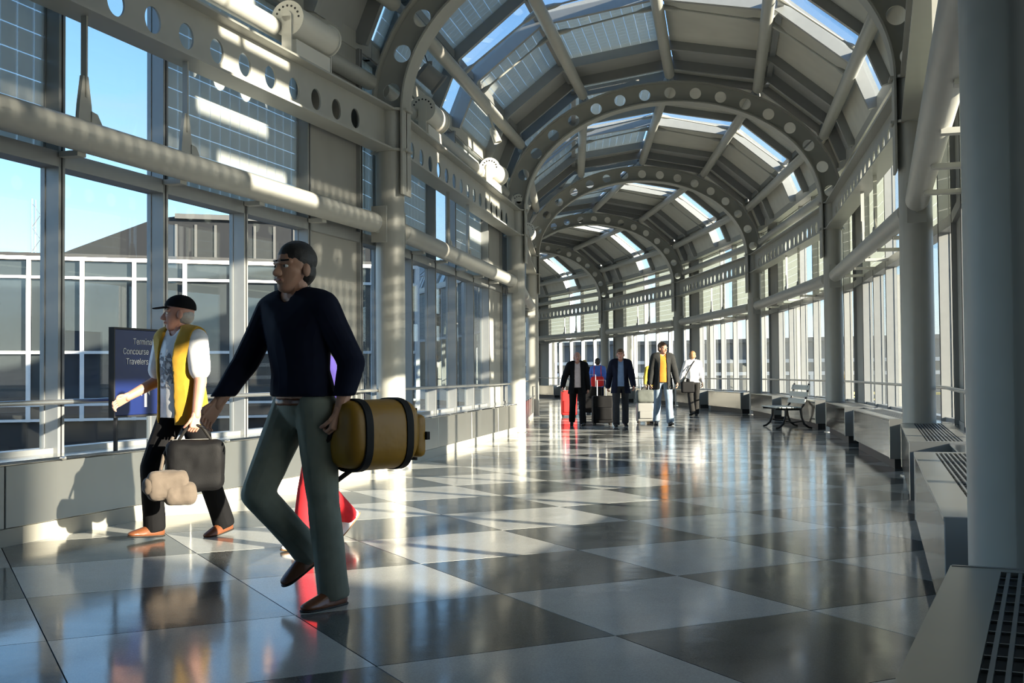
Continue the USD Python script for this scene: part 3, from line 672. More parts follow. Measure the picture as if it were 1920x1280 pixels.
def figure(name, label, loc, heading, H, legs, arms, skin, hair, top, trousers, shoes, group=None, lean=3, twist=0, head=(0, 0), hairstyle='short', res=0.03,
           jacket=None, sleeve='long', vest=None, belt=None, capm=None, build=1.0, lanyard=False, fat=1.0, hem=0.02, print_m=None):
    """heading in compass degrees (0 = +y); legs/arms = (left, right); leg: (pitch, knee, abduct, foot pitch); arm: (pitch, abduct, elbow, inward yaw of forearm, curl)"""
    k = H/1.80; t = thing(name, label, 'person', (loc[0], loc[1], 0), -math.radians(heading), group)
    ln = math.radians(lean); u = np.array([0, math.sin(ln), math.cos(ln)]); tw = math.radians(twist); R = np.array([math.cos(tw), math.sin(tw), 0]); Fd = np.array([-math.sin(tw), math.cos(tw), 0])
    X = np.array([1., 0, 0])
    # legs first, to find the pelvis height
    J = []
    for sd_, lg in zip((-1, 1), legs):
        p, kn, ab, fp = [math.radians(q) for q in lg]
        hip = X*sd_*0.092; th = np.array([sd_*math.sin(ab), math.sin(p)*math.cos(ab), -math.cos(p)*math.cos(ab)]); knee = hip + th*0.435
        sh = np.array([sd_*math.sin(ab)*0.5, math.sin(p-kn), -math.cos(p-kn)]); sh = nrm(sh); ank = knee + sh*0.42
        ff = np.array([sd_*0.12, math.cos(fp), -math.sin(fp)]); fu = nrm(np.cross(np.cross(ff, [0, 0, 1]), ff)); J.append((hip, knee, ank, nrm(ff), nrm(np.array([0, math.sin(fp), math.cos(fp)])), sd_))
    low = min(min((a - fu*0.075)[2], (a + f*0.16 - fu*0.07)[2], (a - f*0.06 - fu*0.075)[2]) for _, _, a, f, fu, _ in J)
    P = np.array([0, 0, -low])
    S = lambda m: m.scale([k, k, k])
    C = P + u*0.37; N = P + u*0.545
    def torso(m, hemz=None, flare=0.0):
        b = build; A = [eld(P + u*0.03, (0.165*b+m, 0.112*fat+m, 0.115)), eld(P + u*0.19 + Fd*0.008*fat, (0.145*b+m, 0.104*fat+m, 0.13)), eld(C + Fd*0.005, (0.168*b+m, 0.118*b+m, 0.165)), ]
        shs = [sph(P + u*0.505 + R*x, 0.062+m) for x in (-0.152*b, 0.152*b)]
        out = [Man.batch_hull(A[:2]), Man.batch_hull(A[1:]), Man.batch_hull([A[2]] + shs), Man.batch_hull([shs[0], shs[1], sph(N, 0.058+m*0.6)])]
        if hemz is not None: out.append(Man.batch_hull([A[1], eld(P - u*hemz, (0.172*b+m+flare, 0.122*fat+m+flare, 0.05))]))
        return out
    def armj(i):
        sd_ = (-1, 1)[i]; p, ab, el, yw, cl = arms[i]; p, ab, el, yw = [math.radians(q) for q in (p, ab, el, yw)]
        Sh = P + u*0.495 + R*sd_*0.176*build
        dn = np.array([0, 0, -1.0])
        ud = nrm(Fd*math.sin(p)*math.cos(ab) + R*sd_*math.sin(ab) + dn*math.cos(p)*math.cos(ab)); E = Sh + ud*0.295
        fd = Fd*math.sin(p+el) + dn*math.cos(p+el); fd = nrm(fd*math.cos(yw) - R*sd_*math.sin(yw) + R*sd_*math.sin(ab)*0.6); Wr = E + fd*0.255
        s_ = Fd - (Fd @ fd)*fd
        if np.linalg.norm(s_) < 0.5: s_ = np.array([0, 0, 1.]) - fd[2]*fd
        s_ = nrm(s_); n_ = nrm(np.cross(fd, s_));
        if n_ @ (-R*sd_) < 0: n_ = -n_
        return Sh, E, Wr, fd, s_, n_, cl
    AJ = [armj(0), armj(1)]
    def arm(i, m, upto):
        Sh, E, Wr, fd, _, _, _ = AJ[i]; L = []
        if upto == 'short': q = Sh + (E-Sh)*0.72; return [cap(Sh, 0.064+m, q, 0.058+m), ]
        L.append(cap(Sh, 0.060+m, E, 0.044+m)); L.append(cap(E, 0.044+m, Wr - fd*0.012, 0.030+m)); return L
    def leg(i, m, flare=0.0, bottom=0.03):
        hip, kn, an, f, fu, sd_ = [q + P if j < 3 else q for j, q in enumerate(J[i])]
        sh = nrm(an-kn); e = an - sh*bottom
        g = uni([cap(hip + np.array([0, 0, 0.02]), 0.092+m, kn, 0.060+m), cap(kn, 0.060+m, e + sh*0.12, 0.046+m+flare)])
        return g.trim_by_plane([float(-x) for x in sh], float(-sh @ (an + sh*0.035)))
    # body: one continuous skin
    hy_, hp_ = head; hc = N + np.array([0, 0.012, 0.135])
    def hrot(m): return m.scale([1.06, 1.06, 1.06]).rotate([float(hp_), 0, float(hy_)]).translate([float(x) for x in hc])
    hd_ = [eld((0, -0.008, 0.03), (0.076, 0.094, 0.092)), Man.batch_hull([eld((0, 0.015, -0.01), (0.066, 0.075, 0.06)), eld((0, 0.046, -0.088), (0.034, 0.034, 0.022))]),
           Man.batch_hull([sph((0, 0.082, 0.012), 0.009, 8), sph((0, 0.108, -0.028), 0.0125, 10), sph((0.014, 0.092, -0.034), 0.009, 8), sph((-0.014, 0.092, -0.034), 0.009, 8)]),
           Man.batch_hull([sph((0.05, 0.068, 0.024), 0.012, 8), sph((-0.05, 0.068, 0.024), 0.012, 8), sph((0, 0.082, 0.026), 0.012, 8)]),
           eld((0, 0.082, -0.056), (0.026, 0.014, 0.016), 12)]
    for sx_ in (-1, 1): hd_.append(eld((0, 0, 0), (0.010, 0.020, 0.032), 12).rotate([0, 0, 15.0*sx_]).translate([sx_*0.078, -0.006, -0.004]))
    hm = hrot(uni(hd_))
    body = torso(0.0) + [hm, cap(N - u*0.03, 0.062, hc + np.array([0, -0.015, -0.06]), 0.052)]
    for i in (0, 1):
        body += arm(i, 0, 'long') + [uni([cap(J[i][0]+P, 0.09, J[i][1]+P, 0.058), cap(J[i][1]+P, 0.057, J[i][2]+P, 0.04)])]
        hip, kn, an, f, fu, sd_ = [q + P if j < 3 else q for j, q in enumerate(J[i])]
        body.append(Man.batch_hull([sph(an - fu*0.035, 0.03), sph(an + f*0.13 - fu*0.05, 0.02)]))
    bt = sm(S(uni(body)), res*0.7, 6)
    hnds = []
    for i in (0, 1):
        Sh, E, Wr, fd, s_, n_, cl = AJ[i]; hnds += hand(Wr - fd*0.015, fd, s_, n_, cl)
    ht = sm(S(uni(hnds)), min(res*0.4, 0.007) if res < 0.025 else 0.012, 3)
    full = trimesh.util.concatenate([bt, ht])
    part('body', full, SK[skin], t, smooth=True)
    # face
    for sx_ in (-1, 1):
        e = part('eye', sm(S(hrot(eld((sx_*0.031, 0.076, 0.006), (0.0135, 0.011, 0.008), 12))), 0.01, 0), M['eye_white'], t, smooth=True)
        part('iris', sm(S(hrot(eld((sx_*0.031, 0.0845, 0.006), (0.006, 0.004, 0.0065), 10))), 0.01, 0), M['iris'], e, smooth=True)
        part('eyebrow', sm(S(hrot(cap((sx_*0.016, 0.091, 0.031), 0.0045, (sx_*0.050, 0.078, 0.033), 0.0035, 8))), 0.01, 0), HAIR[hair], t, smooth=True)
    part('mouth', sm(S(hrot(cap((-0.021, 0.091, -0.056), 0.0045, (0.021, 0.091, -0.056), 0.0045, 8))), 0.01, 0), M['lip'], t, smooth=True)
    if hairstyle != 'bald':
        hs = Man.batch_hull([eld((0, -0.010, 0.04), (0.083, 0.100, 0.093)), eld((0, -0.03, -0.02), (0.076, 0.078, 0.05))])
        hs = uni([eld((0, -0.017, 0.049), (0.0805, 0.097, 0.088), 28), eld((0, -0.042, -0.004), (0.0715, 0.068, 0.072), 24)]) if hairstyle == 'short' else hs.trim_by_plane([0.0, -0.92, 0.38], -0.035)
        if capm: hs = eld((0, -0.036, -0.006), (0.0725, 0.066, 0.066), 24).trim_by_plane([0., 0., -1.], -0.045)
        if hairstyle == 'long': hs = uni([hs, Man.batch_hull([eld((0, -0.06, 0.0), (0.078, 0.05, 0.06)), eld((0, -0.085, -0.16), (0.07, 0.03, 0.04))])])
        part('hair', sm(S(hrot(hs)), min(res*0.5, 0.012), 3, 0.004, 3, 45), HAIR[hair], t, smooth=True)
    else:
        hs = Man.batch_hull([eld((0, -0.016, 0.0), (0.082, 0.094, 0.05)), eld((0, -0.03, -0.03), (0.078, 0.078, 0.035))]).trim_by_plane([0.0, -1.0, 0.15], -0.005)
        part('hair', sm(S(hrot(hs)), res*0.5, 4), HAIR[hair], t, smooth=True)
    if capm:
        cm = eld((0, -0.008, 0.045), (0.089, 0.107, 0.09)).trim_by_plane([0.0, -0.12, 1.0], 0.044)
        brim = Man.batch_hull([eld((0, 0.085, 0.046), (0.07, 0.02, 0.006), 16), eld((0, 0.155, 0.034), (0.05, 0.02, 0.005), 16)])
        c_ = part('cap', sm(S(hrot(cm)), res*0.5, 3), capm, t, smooth=True); part('cap_brim', sm(S(hrot(brim)), res*0.5, 1), capm, c_, smooth=True)
    # clothes
    tr = uni([leg(0, 0.016, 0.016), leg(1, 0.016, 0.016), eld(P + u*0.02, (0.166*build, 0.115*fat, 0.12)), Man.batch_hull([eld(P + u*0.03, (0.166*build, 0.115*fat, 0.1)), sph(J[0][0]+P, 0.10), sph(J[1][0]+P, 0.10)])]).trim_by_plane([0.0, 0.0, -1.0], float(-(P[2]+0.115)))
    part('trousers', sm(S(tr), res, 5, 0.008, 5, 7), trousers, t, smooth=True)
    if belt: part('belt', sm(S(eld(P + u*0.03, (0.173*build, 0.122*fat, 0.16)).trim_by_plane([0., 0., 1.], float(P[2]+0.03)).trim_by_plane([0., 0., -1.], float(-(P[2]+0.068)))), res, 1), belt, t, smooth=True)
    def topmesh(m, slv, hemz, open_=None, flare=0.0, w=0.008, seed=1):
        L = torso(m, hemz, flare)
        if slv != 'none':
            for i in (0, 1): L += arm(i, m*0.8+0.006, slv)
        g = uni(L).trim_by_plane([0., 0., 1.], float(P[2]-hemz))
        neck = cap(N + u*0.0 + Fd*0.012, 0.064, N + u*0.2 + Fd*0.02, 0.085); g = g - neck
        if slv == 'none':
            for i in (0, 1): Sh = AJ[i][0]; g = g - eld(Sh + np.array([0, 0, -0.02]) + R*(-1, 1)[i]*0.035, (0.06, 0.085, 0.11))
        if open_:
            wb, wt = open_; pts = [Fd*0.03, Fd*0.4]
            zs0, zs1 = P[2]-hemz-0.05, N[2]+0.05
            V = [Fd*y + R*x*(-1 if a else 1) + np.array([0, 0, z]) for y in (0.045, 0.4) for a in (0, 1) for x, z in ((wb, zs0), (wt, P[2]+0.28), (wt*1.0, zs1))]
            V = [v + np.array([0, (v[2]-P[2])*math.tan(ln), 0]) for v in V]
            g = g - Man.hull_points(np.array(V)) if hasattr(Man, 'hull_points') else g
        return sm(S(g), res, 5, w, seed, 8)
    stm = topmesh(0.017, sleeve if not jacket else 'none', hem, w=0.006); shp = part('shirt', stm, top, t, smooth=True)
    if print_m:
        c_ = stm.triangles_center/k; f_ = meshkit.fbm(c_*[60, 60, 45], 2, 5)
        ok = (c_[:, 1] > 0.06) & (np.abs(c_[:, 0]) < 0.07) & (c_[:, 2] > P[2]+0.16) & (c_[:, 2] < P[2]+0.40) & (f_ > 0.50)
        if ok.any(): v = np.array(stm.vertices) + stm.vertex_normals*0.003; part('shirt_print', trimesh.Trimesh(v, np.array(stm.faces)[ok], process=False), print_m, shp, smooth=False)
    if vest: part('vest', topmesh(0.034, 'none', 0.10, open_=(0.085, 0.08), w=0.005, seed=4), vest, t, smooth=True)
    if jacket:
        j = part('jacket', topmesh(0.032, 'long', 0.17, open_=(0.085, 0.062), flare=0.03, w=0.009, seed=2), jacket, t, smooth=True)
    if lanyard:
        pass
    for i in (0, 1):
        hip, kn, an, f, fu, sd_ = [q + P if j < 3 else q for j, q in enumerate(J[i])]
        sdv = nrm(np.cross(f, fu)); b0 = an - fu*0.05
        up = uni([Man.batch_hull([sph(b0 - f*0.045 + fu*0.005, 0.038), sph(b0 + fu*0.04, 0.042), sph(b0 + f*0.05 + fu*0.015, 0.04)]), Man.batch_hull([sph(b0 + f*0.05 + fu*0.012, 0.04), sph(b0 - f*0.045, 0.036), eldo(b0 + f*0.15 - fu*0.005, f, sdv, fu, (0.05, 0.043, 0.022)), eldo(b0 + f*0.09 - fu*0.005, f, sdv, fu, (0.05, 0.047, 0.026))])])
        up = up.trim_by_plane([float(x) for x in fu], float(fu @ (b0 - fu*0.018)))
        sh_ = part('shoe', sm(S(up), res*0.6, 3), shoes[0], t, smooth=True)
        so = Man.batch_hull([eldo(b0 - f*0.045 - fu*0.02, f, sdv, fu, (0.045, 0.038, 0.012)), eldo(b0 + f*0.15 - fu*0.02, f, sdv, fu, (0.055, 0.045, 0.010)), eldo(b0 + f*0.08 - fu*0.02, f, sdv, fu, (0.05, 0.047, 0.010))])
        part('sole', sm(S(so), res*0.6, 1), shoes[1], sh_, smooth=True)
    return t, k, P, AJ, (lambda q: world(loc, heading, np.asarray(q)*k))
def eldo(c, a, b, d, r):
    m = Man.sphere(1.0, 14); A = np.stack([np.asarray(a)*r[0], np.asarray(b)*r[1], np.asarray(d)*r[2], np.asarray(c)], 1); return m.transform(A)
def world(loc, heading, q):
    h = -math.radians(heading); c, s_ = math.cos(h), math.sin(h); return np.array([loc[0] + q[0]*c - q[1]*s_, loc[1] + q[0]*s_ + q[1]*c, q[2]])
C_ = {n: cloth('cloth_' + n, c) for n, c in dict(navy=(0.009, 0.011, 0.024), sage=(0.20, 0.21, 0.165), charcoal=(0.035, 0.036, 0.04), black=(0.008, 0.008, 0.009), white=(0.72, 0.72, 0.74), pink=(0.62, 0.52, 0.52), blue=(0.17, 0.26, 0.45), orange=(0.60, 0.21, 0.025), jean=(0.26, 0.34, 0.43), red=(0.62, 0.02, 0.03), purple=(0.05, 0.035, 0.20), royal=(0.08, 0.18, 0.62), yellow=(0.62, 0.42, 0.05), vest=(0.42, 0.24, 0.02), greyj=(0.030, 0.031, 0.031), darkgrey=(0.03, 0.029, 0.028)).items()}
LE = {'brown': pbr('leather_brown', (0.16, 0.055, 0.022), 0.32, spec=0.6), 'black': pbr('leather_black', (0.015, 0.015, 0.015), 0.3), 'white': pbr('leather_white', (0.75, 0.74, 0.72), 0.45), 'sole': pbr('sole_dark', (0.02, 0.017, 0.015), 0.6), 'gum': pbr('sole_gum', (0.35, 0.18, 0.08), 0.6)}
ST = (0, 3, 1, 0)
FG = figure('person', 'man in navy sweater and grey-green trousers striding left with a yellow duffel bag', (-1.05, 5.86), 224, 1.89, legs=((-4, 3, 2, 0), (27, 72, 2, 32)), arms=((-26, 12, 44, 8, 1.15), (22, 15, 16, 5, 0.5)),
            skin='tan', hair='dark', top=C_['navy'], trousers=C_['sage'], shoes=(LE['brown'], LE['sole']), lean=5, twist=6, head=(6, 4), res=0.02, belt=LE['brown'], build=1.04, hem=-0.075)
VM = figure('person', 'man in yellow vest, white t-shirt and dark cap walking left along the window', (-2.37, 8.36), 216, 1.82, legs=((-14, 8, 2, 8), (26, 30, 2, -4)), arms=((2, 10, 12, 0, 1.0), (4, 12, 58, -6, 0.5)),
            skin='red', hair='grey', top=C_['white'], trousers=C_['black'], shoes=(LE['brown'], LE['sole']), lean=3, twist=0, head=(-38, 2), res=0.022, vest=C_['vest'], sleeve='short', capm=C_['black'], build=1.02, fat=1.15, hem=0.05, print_m=cloth('shirt_print', (0.20, 0.21, 0.24)))
RP = figure('person', 'person in red trousers and white sneakers hidden behind the man in navy', (-1.35, 7.98), 224, 1.60, legs=((20, 10, 2, -2), (-12, 34, 2, 46)), arms=((-20, 8, 40, 0, 0.9), (15, 8, 20, 0, 0.5)),
            skin='fair', hair='brown', top=C_['purple'], trousers=C_['red'], shoes=(LE['white'], LE['gum']), lean=4, head=(0, 0), res=0.03, build=0.92, hem=0.08)
figure('person', 'balding man in black suit with pale open-necked shirt, leftmost of three walking abreast', (1.45, 25.9), 180, 1.72, legs=((16, 6, 2, -8), (-14, 12, 2, 14)), arms=((-8, 10, 10, 0, 0.6), (8, 24, 14, 0, 0.6)),
       skin='red', hair='grey', top=C_['pink'], trousers=C_['black'], shoes=(LE['black'], LE['sole']), head=(6, 4), hairstyle='bald', jacket=C_['black'], build=0.97, fat=1.12)
figure('person', 'man in dark navy jacket and blue shirt, walking in the middle of three', (2.36, 25.3), 182, 1.76, legs=((-12, 10, 2, 12), (16, 5, 2, -6)), arms=((10, 14, 20, 0, 0.6), (-14, 14, 8, 0, 1.0)),
       skin='red', hair='brown', top=C_['blue'], trousers=C_['charcoal'], shoes=(LE['black'], LE['sole']), head=(-4, 0), jacket=C_['navy'], build=0.96)
figure('person', 'tall man in dark jacket, orange shirt and pale jeans, rightmost of three', (3.36, 25.9), 180, 1.92, legs=((14, 5, 3, -6), (-10, 14, 2, 12)), arms=((6, 14, 14, 0, 0.6), (-6, 12, 10, 0, 0.8)),
       skin='tan', hair='brown', top=C_['orange'], trousers=C_['jean'], shoes=(LE['black'], LE['sole']), head=(38, 0), jacket=C_['greyj'], build=0.96)
WS = figure('person', 'man in white shirt and dark trousers walking away with a black shoulder bag', (4.9, 31.4), 355, 1.82, legs=((-16, 14, 2, 16), (14, 4, 2, -4)), arms=((4, 20, 30, 0, 0.7), (-4, 12, 18, 0, 0.6)),
       skin='fair', hair='sandy', top=C_['white'], trousers=C_['darkgrey'], shoes=(LE['black'], LE['sole']), head=(-25, 0), build=0.99, fat=1.1)
figure('person', 'person in bright blue jacket seen behind the two suited men', (2.52, 34.2), 10, 1.68, legs=((-12, 10, 2, 10), (14, 4, 2, -4)), arms=((4, 12, 20, 0, 0.7), (-4, 10, 18, 0, 0.6)),
       skin='tan', hair='dark', top=C_['royal'], trousers=C_['navy'], shoes=(LE['black'], LE['sole']), build=1.0, hem=0.1)
figure('person', 'dark-clothed person with blond hair right behind the black-suited man', (2.22, 35.6), 178, 1.64, legs=((12, 6, 2, -6), (-12, 10, 2, 10)), arms=((4, 12, 20, 0, 0.7), (-4, 10, 18, 0, 0.6)),
       skin='fair', hair='blond', top=C_['black'], trousers=C_['navy'], shoes=(LE['black'], LE['sole']), build=0.95, hairstyle='long', hem=0.1)
figure('person', 'fair-haired person in a yellow top half hidden behind the orange-shirted man', (4.36, 36.2), 176, 1.66, legs=((12, 6, 2, -6), (-12, 10, 2, 10)), arms=((4, 12, 20, 0, 0.7), (-4, 10, 18, 0, 0.6)),
       skin='fair', hair='blond', top=C_['yellow'], trousers=C_['black'], shoes=(LE['black'], LE['sole']), build=0.95, hairstyle='long', hem=0.1)

# ------------------------------------------------------------------ bags and luggage
M['nylon_black'] = cloth('nylon_black', (0.008, 0.008, 0.009), 0.6); M['duffel'] = pbr('duffel_yellow', (0.27, 0.135, 0.007), 0.5, noise=(5, 0.08), bump=(7, 0.3, 0.03)); M['strap'] = cloth('strap_black', (0.018, 0.017, 0.016), 0.6)
Sh, E_, Wr, fd, s_, n_, cl = FG[3][0]; hw = FG[4](Wr + fd*0.06)
hh_ = math.radians(224); fwd = np.array([math.sin(hh_), math.cos(hh_)])
bc = np.array([-0.71, 5.86]); ba = math.atan2(-fwd[1], -fwd[0])
bz = 0.68
t = thing('duffel_bag', 'large yellow duffel bag with black straps carried by the man in navy', 'bag', (bc[0], bc[1], bz), ba)
L_, Wd, Hh = 0.45, 0.28, 0.34
sect = [(0.5*Wd*math.copysign(abs(math.cos(a))**0.7, math.cos(a)), 0.5*Hh*math.copysign(abs(math.sin(a))**0.7, math.sin(a))) for a in np.linspace(0, 2*np.pi, 28, endpoint=False)]
V, F = [], []
for i, (x, sc) in enumerate(((-L_/2-0.01, 0.0), (-L_/2, 0.55), (-L_/2+0.015, 0.85), (-L_/2+0.05, 0.98), (-0.1, 1.04), (0.1, 1.04), (L_/2-0.05, 0.98), (L_/2-0.015, 0.85), (L_/2, 0.55), (L_/2+0.01, 0.0))):
    V += [(x, a*sc, Hh/2 + 0.02 + b*sc - 0.02*(1-(2*x/L_)**2)) for a, b in sect]
for i in range(9):
    for j in range(28): q = (j+1) % 28; F += [[i*28+j, (i+1)*28+j, (i+1)*28+q], [i*28+j, (i+1)*28+q, i*28+q]]
part('bag_body', MB().add(V, F), M['duffel'], t, smooth=60)
for x in (-0.13, 0.13):
    se = lambda k: Polygon([(k*0.5*Wd*math.copysign(abs(math.cos(a))**0.7, math.cos(a)), k*0.5*Hh*math.copysign(abs(math.sin(a))**0.7, math.sin(a))) for a in np.linspace(0, 2*np.pi, 48, endpoint=False)])
    b = MB().prism(se(1.075).difference(se(1.0)), 0.042, mat4([0,1,0],[0,0,1],[1,0,0],(x-0.021, 0, Hh/2+0.005)))
    part('web_strap', b, M['strap'], t)
hx = np.array([hw[0]-bc[0], hw[1]-bc[1]]); ca, sa = math.cos(-ba), math.sin(-ba); hl = np.array([hx[0]*ca - hx[1]*sa, hx[0]*sa + hx[1]*ca, hw[2]-bz])
part('carry_handle', MB().tube([(-0.20, 0, Hh-0.03), (hl[0]-0.03, hl[1], hl[2]), (hl[0]+0.04, hl[1], hl[2]), (0.13, 0, Hh+0.0)], 0.011, 8), M['strap'], t)
part('end_pocket', sm(rbox((L_/2-0.03, -0.12, 0.05), (L_/2+0.045, 0.12, 0.27), 0.03), 0.03, 2), M['duffel'], t, smooth=True)
b = MB(); b.box((L_/2+0.04, -0.03, 0.03), (L_/2+0.052, 0.03, 0.30)); b.box((L_/2+0.03, -0.13, 0.14), (L_/2+0.05, 0.13, 0.18)); part('trim', b, M['strap'], t)
part('shoulder_strap', MB().tube([(-L_/2, 0.02, 0.2), (-L_/2-0.05, 0.12, 0.05), (-0.16, 0.17, -0.10), (0.0, 0.18, -0.02), (L_/2, 0.1, 0.15)], 0.013, 8), M['strap'], t)
# the vest man's black bag and the bundled jacket
Sh, E_, Wr, fd, s_, n_, cl = VM[3][0]; hw = VM[4](Wr + fd*0.06)
t = thing('shoulder_bag', 'soft black bag hanging from the hand of the man in the yellow vest', 'bag', (hw[0], hw[1], hw[2]-0.46), math.radians(20))
part('bag_body', sm(rbox((-0.20, -0.09, 0.0), (0.20, 0.09, 0.36), 0.06), 0.03, 4, 0.014, 3, 10), M['nylon_black'], t, smooth=True)
part('strap', MB().tube([(-0.12, 0, 0.34), (-0.05, 0, 0.45), (0.0, 0, 0.465), (0.05, 0, 0.45), (0.12, 0, 0.34)], 0.011, 8), M['strap'], t)
part('zip', MB().box((-0.15, -0.006, 0.357), (0.15, 0.006, 0.366)), M['rail'], t)
M['beige'] = cloth('cloth_beige', (0.12, 0.095, 0.075))
t = thing('folded_jacket', 'crumpled beige jacket slung over the black bag of the vest man', 'jacket', (hw[0]-0.13, hw[1]-0.17, hw[2]-0.50), math.radians(25))
cr_ = uni([rbox((-0.14, -0.06, 0.0), (0.13, 0.06, 0.20), 0.05), rbox((-0.04, -0.07, -0.03), (0.18, 0.05, 0.12), 0.05), rbox((-0.17, -0.05, 0.04), (0.02, 0.06, 0.16), 0.045)])
part('folded_cloth', sm(cr_, 0.013, 6, 0.020, 9, 11), M['beige'], t, smooth=True)
part('strap', MB().tube([(-0.05, 0.03, 0.2), (-0.02, 0.10, 0.30), (0.05, 0.15, 0.42)], 0.012, 8), M['beige'], t)
# small grey bag in the hidden person's hand
Sh, E_, Wr, fd, s_, n_, cl = RP[3][0]; hw = RP[4](Wr + fd*0.06)
M['bag_grey'] = cloth('bag_grey', (0.10, 0.11, 0.10), 0.6)
t = thing('hand_bag', 'small grey-green bag held by the person in red trousers', 'bag', (hw[0], hw[1], hw[2]-0.20), math.radians(40))
part('bag_body', sm(rbox((-0.15, -0.05, 0.0), (0.15, 0.05, 0.17), 0.04), 0.03, 3, 0.008, 3, 10), M['bag_grey'], t, smooth=True)
part('strap', MB().tube([(-0.08, 0, 0.16), (-0.03, 0, 0.205), (0.03, 0, 0.205), (0.08, 0, 0.16)], 0.009, 8), M['strap'], t)
# white-shirted walker's shoulder bag
q = WS[4]((-0.20, -0.16, 0.62)); 
t = thing('shoulder_bag', 'black shoulder bag on the hip of the man in the white shirt', 'bag', (q[0], q[1], q[2]), math.radians(10))
part('bag_body', sm(rbox((-0.17, -0.06, 0.0), (0.19, 0.06, 0.30), 0.03), 0.03, 3), M['nylon_black'], t, smooth=True)
part('strap', MB().tube([(-0.12, 0.0, 0.28), (-0.02, 0.01, 0.5), (0.12, 0.03, 0.72), (0.24, 0.10, 0.86), (0.28, 0.22, 0.84)], 0.014, 8), M['strap'], t)
def suitcase(label, loc, rz, w, d, h, m, tilt=0, handle=0.35):
    t = thing('rolling_suitcase', label, 'suitcase', (loc[0], loc[1], 0), rz)
    part('case_body', sm(rbox((-w/2, -d/2, 0.05), (w/2, d/2, h), 0.04), 0.06, 2), m, t, smooth=True)
    part('front_pocket', sm(rbox((-w/2+0.04, -d/2-0.035, 0.12), (w/2-0.04, -d/2+0.03, h*0.62), 0.025), 0.06, 2), m, t, smooth=True)
    for x in (-w/2+0.05, w/2-0.05): part('wheel', MB().lathe([(0, -0.02), (0.045, -0.02), (0.05, 0), (0.045, 0.02), (0, 0.02)], 14, mat4([0,1,0],[0,0,1],[1,0,0],(x, d/2-0.04, 0.05))), LE['sole'], t)
    for x in (-w/2+0.05, w/2-0.05): part('foot', MB().box((x-0.02, -d/2+0.03, 0.0), (x+0.02, -d/2+0.07, 0.06)), LE['sole'], t)
    part('pull_handle', MB().tube([(-0.1, d/2-0.05, h-0.02), (-0.1, d/2-0.05, h+handle), (0.1, d/2-0.05, h+handle), (0.1, d/2-0.05, h-0.02)], 0.012, 8), M['rail'], t)
    return t
M['case_red'] = cloth('case_red', (0.65, 0.02, 0.02), 0.5); M['case_grey'] = pbr('case_grey', (0.24, 0.24, 0.23), 0.45)
suitcase('black rolling suitcase pulled between the two suited men', (2.02, 26.1), 0.1, 0.46, 0.28, 0.66, M['nylon_black'])
suitcase('second black rolling suitcase farther back between the suited men', (2.28, 33.2), -0.1, 0.55, 0.3, 0.78, M['nylon_black'])
suitcase('pale grey rolling suitcase beside the man in jeans', (3.05, 26.7), 0.05, 0.40, 0.26, 0.48, M['case_grey'], handle=0.42)
suitcase('bright red rolling suitcase behind the black-suited man', (1.52, 31.2), 0.1, 0.42, 0.26, 0.72, M['case_red'])
t = thing('travel_bag', 'dark grey bag riding on top of the pale suitcase', 'bag', (3.05, 26.7, 0.48), 0.05)
part('bag_body', sm(rbox((-0.21, -0.12, 0.0), (0.21, 0.12, 0.30), 0.06), 0.05, 3, 0.01, 3, 10), M['bag_grey'], t, smooth=True); part('strap', MB().tube([(-0.1, 0, 0.28), (-0.04, 0, 0.36), (0.04, 0, 0.36), (0.1, 0, 0.28)], 0.01, 8), M['strap'], t)
t = thing('backpack', 'red backpack on the person in the bright blue jacket', 'bag', (2.50, 33.98, 0.78), math.radians(-10))
part('bag_body', sm(rbox((-0.19, -0.16, 0.0), (0.19, 0.02, 0.30), 0.06), 0.05, 3, 0.01, 3, 10), M['case_red'], t, smooth=True)
for x in (-0.11, 0.11): part('strap', MB().tube([(x, 0.0, 0.08), (x, 0.03, 0.2), (x, 0.0, 0.3), (x*0.9, -0.02, 0.5), (x*0.9, 0.08, 0.6)], 0.012, 8), M['case_red'], t)

# ------------------------------------------------------------------ direction sign on the left sill
q = wallpt(0, -1, 3.82, -0.03, 0.0); a_ = wallframe(0, -1)[1]
M['sign_blue'] = pbr('sign_blue', (0.008, 0.018, 0.10), 0.35); M['sign_text'] = pbr('sign_white', (0.66, 0.66, 0.66), 0.5)
t = thing('direction_sign', 'dark blue direction sign with white lettering and arrow behind the vest man', 'sign', (q[0], q[1], 0.58), a_)
part('board', MB().box((-0.40, -0.02, 0.27), (0.40, 0.02, 0.95), 0.004), M['sign_blue'], t)
b = MB()
for lo, hi in (((-0.415, -0.025, 0.255), (0.415, 0.025, 0.27)), ((-0.415, -0.025, 0.95), (0.415, 0.025, 0.965)), ((-0.415, -0.025, 0.27), (-0.40, 0.025, 0.95)), ((0.40, -0.025, 0.27), (0.415, 0.025, 0.95))): b.box(lo, hi)
part('frame', b, M['black'], t)
for x in (-0.36, 0.36): part('post', MB().box((x-0.012, -0.012, 0.0), (x+0.012, 0.012, 0.26)), M['black'], t)
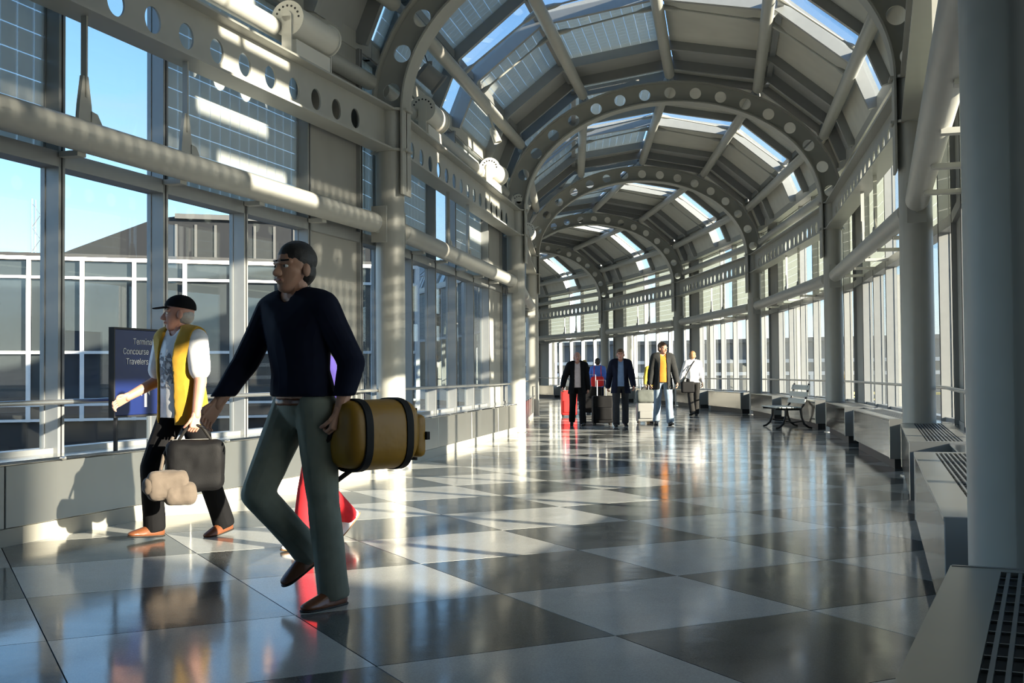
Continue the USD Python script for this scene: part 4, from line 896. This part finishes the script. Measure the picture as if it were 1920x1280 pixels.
for txt, z, x in (('Terminals', 0.835, -0.17), ('Concourse', 0.755, -0.30), ('Travelers', 0.675, -0.26)):
    m = meshkit.text_mesh(txt, 0.048, 0.003); v = np.array(m.vertices); v = np.stack([v[:, 0] + x, -0.0205 - v[:, 2], v[:, 1] + z], 1)
    part('lettering', trimesh.Trimesh(v, np.array(m.faces), process=False), M['sign_text'], t, smooth=False)
ar = Polygon([(-0.016, 0), (0.016, 0), (0.016, 0.13), (0.055, 0.09), (0.055, 0.13), (0.0, 0.19), (-0.055, 0.13), (-0.055, 0.09), (-0.016, 0.13)])
part('arrow', MB().prism(ar, 0.003, mat4([1,0,0],[0,0,1],[0,-1,0],(0.0, -0.0205, 0.33))), M['sign_text'], t)

# ------------------------------------------------------------------ bench beside the right wall
bx_, by_ = 5.70, 24.25
t = thing('bench', 'park bench with pale slats and black iron legs beside the right wall', 'bench', (bx_, by_, 0), math.radians(90))   # local x along the wall, local +y faces the corridor
M['slat'] = pbr('bench_slat', (0.50, 0.53, 0.50), 0.4)
for x in (-0.6, 0.6):
    b = MB()
    b.tube([(x, 0.34, 0.015), (x, 0.27, 0.03), (x, 0.19, 0.10), (x, 0.14, 0.24), (x, 0.13, 0.40)], [0.018, 0.02, 0.022, 0.024, 0.026], 8)
    b.tube([(x, -0.40, 0.015), (x, -0.33, 0.03), (x, -0.24, 0.10), (x, -0.19, 0.24), (x, -0.17, 0.40)], [0.018, 0.02, 0.022, 0.024, 0.026], 8)
    b.tube([(x, 0.34, 0.41), (x, 0.1, 0.40), (x, -0.17, 0.40), (x, -0.24, 0.5), (x, -0.31, 0.72), (x, -0.35, 0.92)], 0.022, 8)
    b.tube([(x, 0.14, 0.16), (x, -0.02, 0.13), (x, -0.2, 0.16)], 0.014, 8)
    part('leg_frame', b, LE['black'], t)
for k in range(5): y = 0.30 - k*0.105; part('seat_slat', MB().box((-0.72, y-0.042, 0.425), (0.72, y+0.042, 0.45), 0.006), M['slat'], t)
for k in range(3):
    z = 0.56 + k*0.14; y = -0.235 - k*0.045
    part('back_slat', MB().beam((-0.72, y, z), (0.72, y, z), 0.022, 0.10, (0, -0.3, 1)), M['slat'], t)
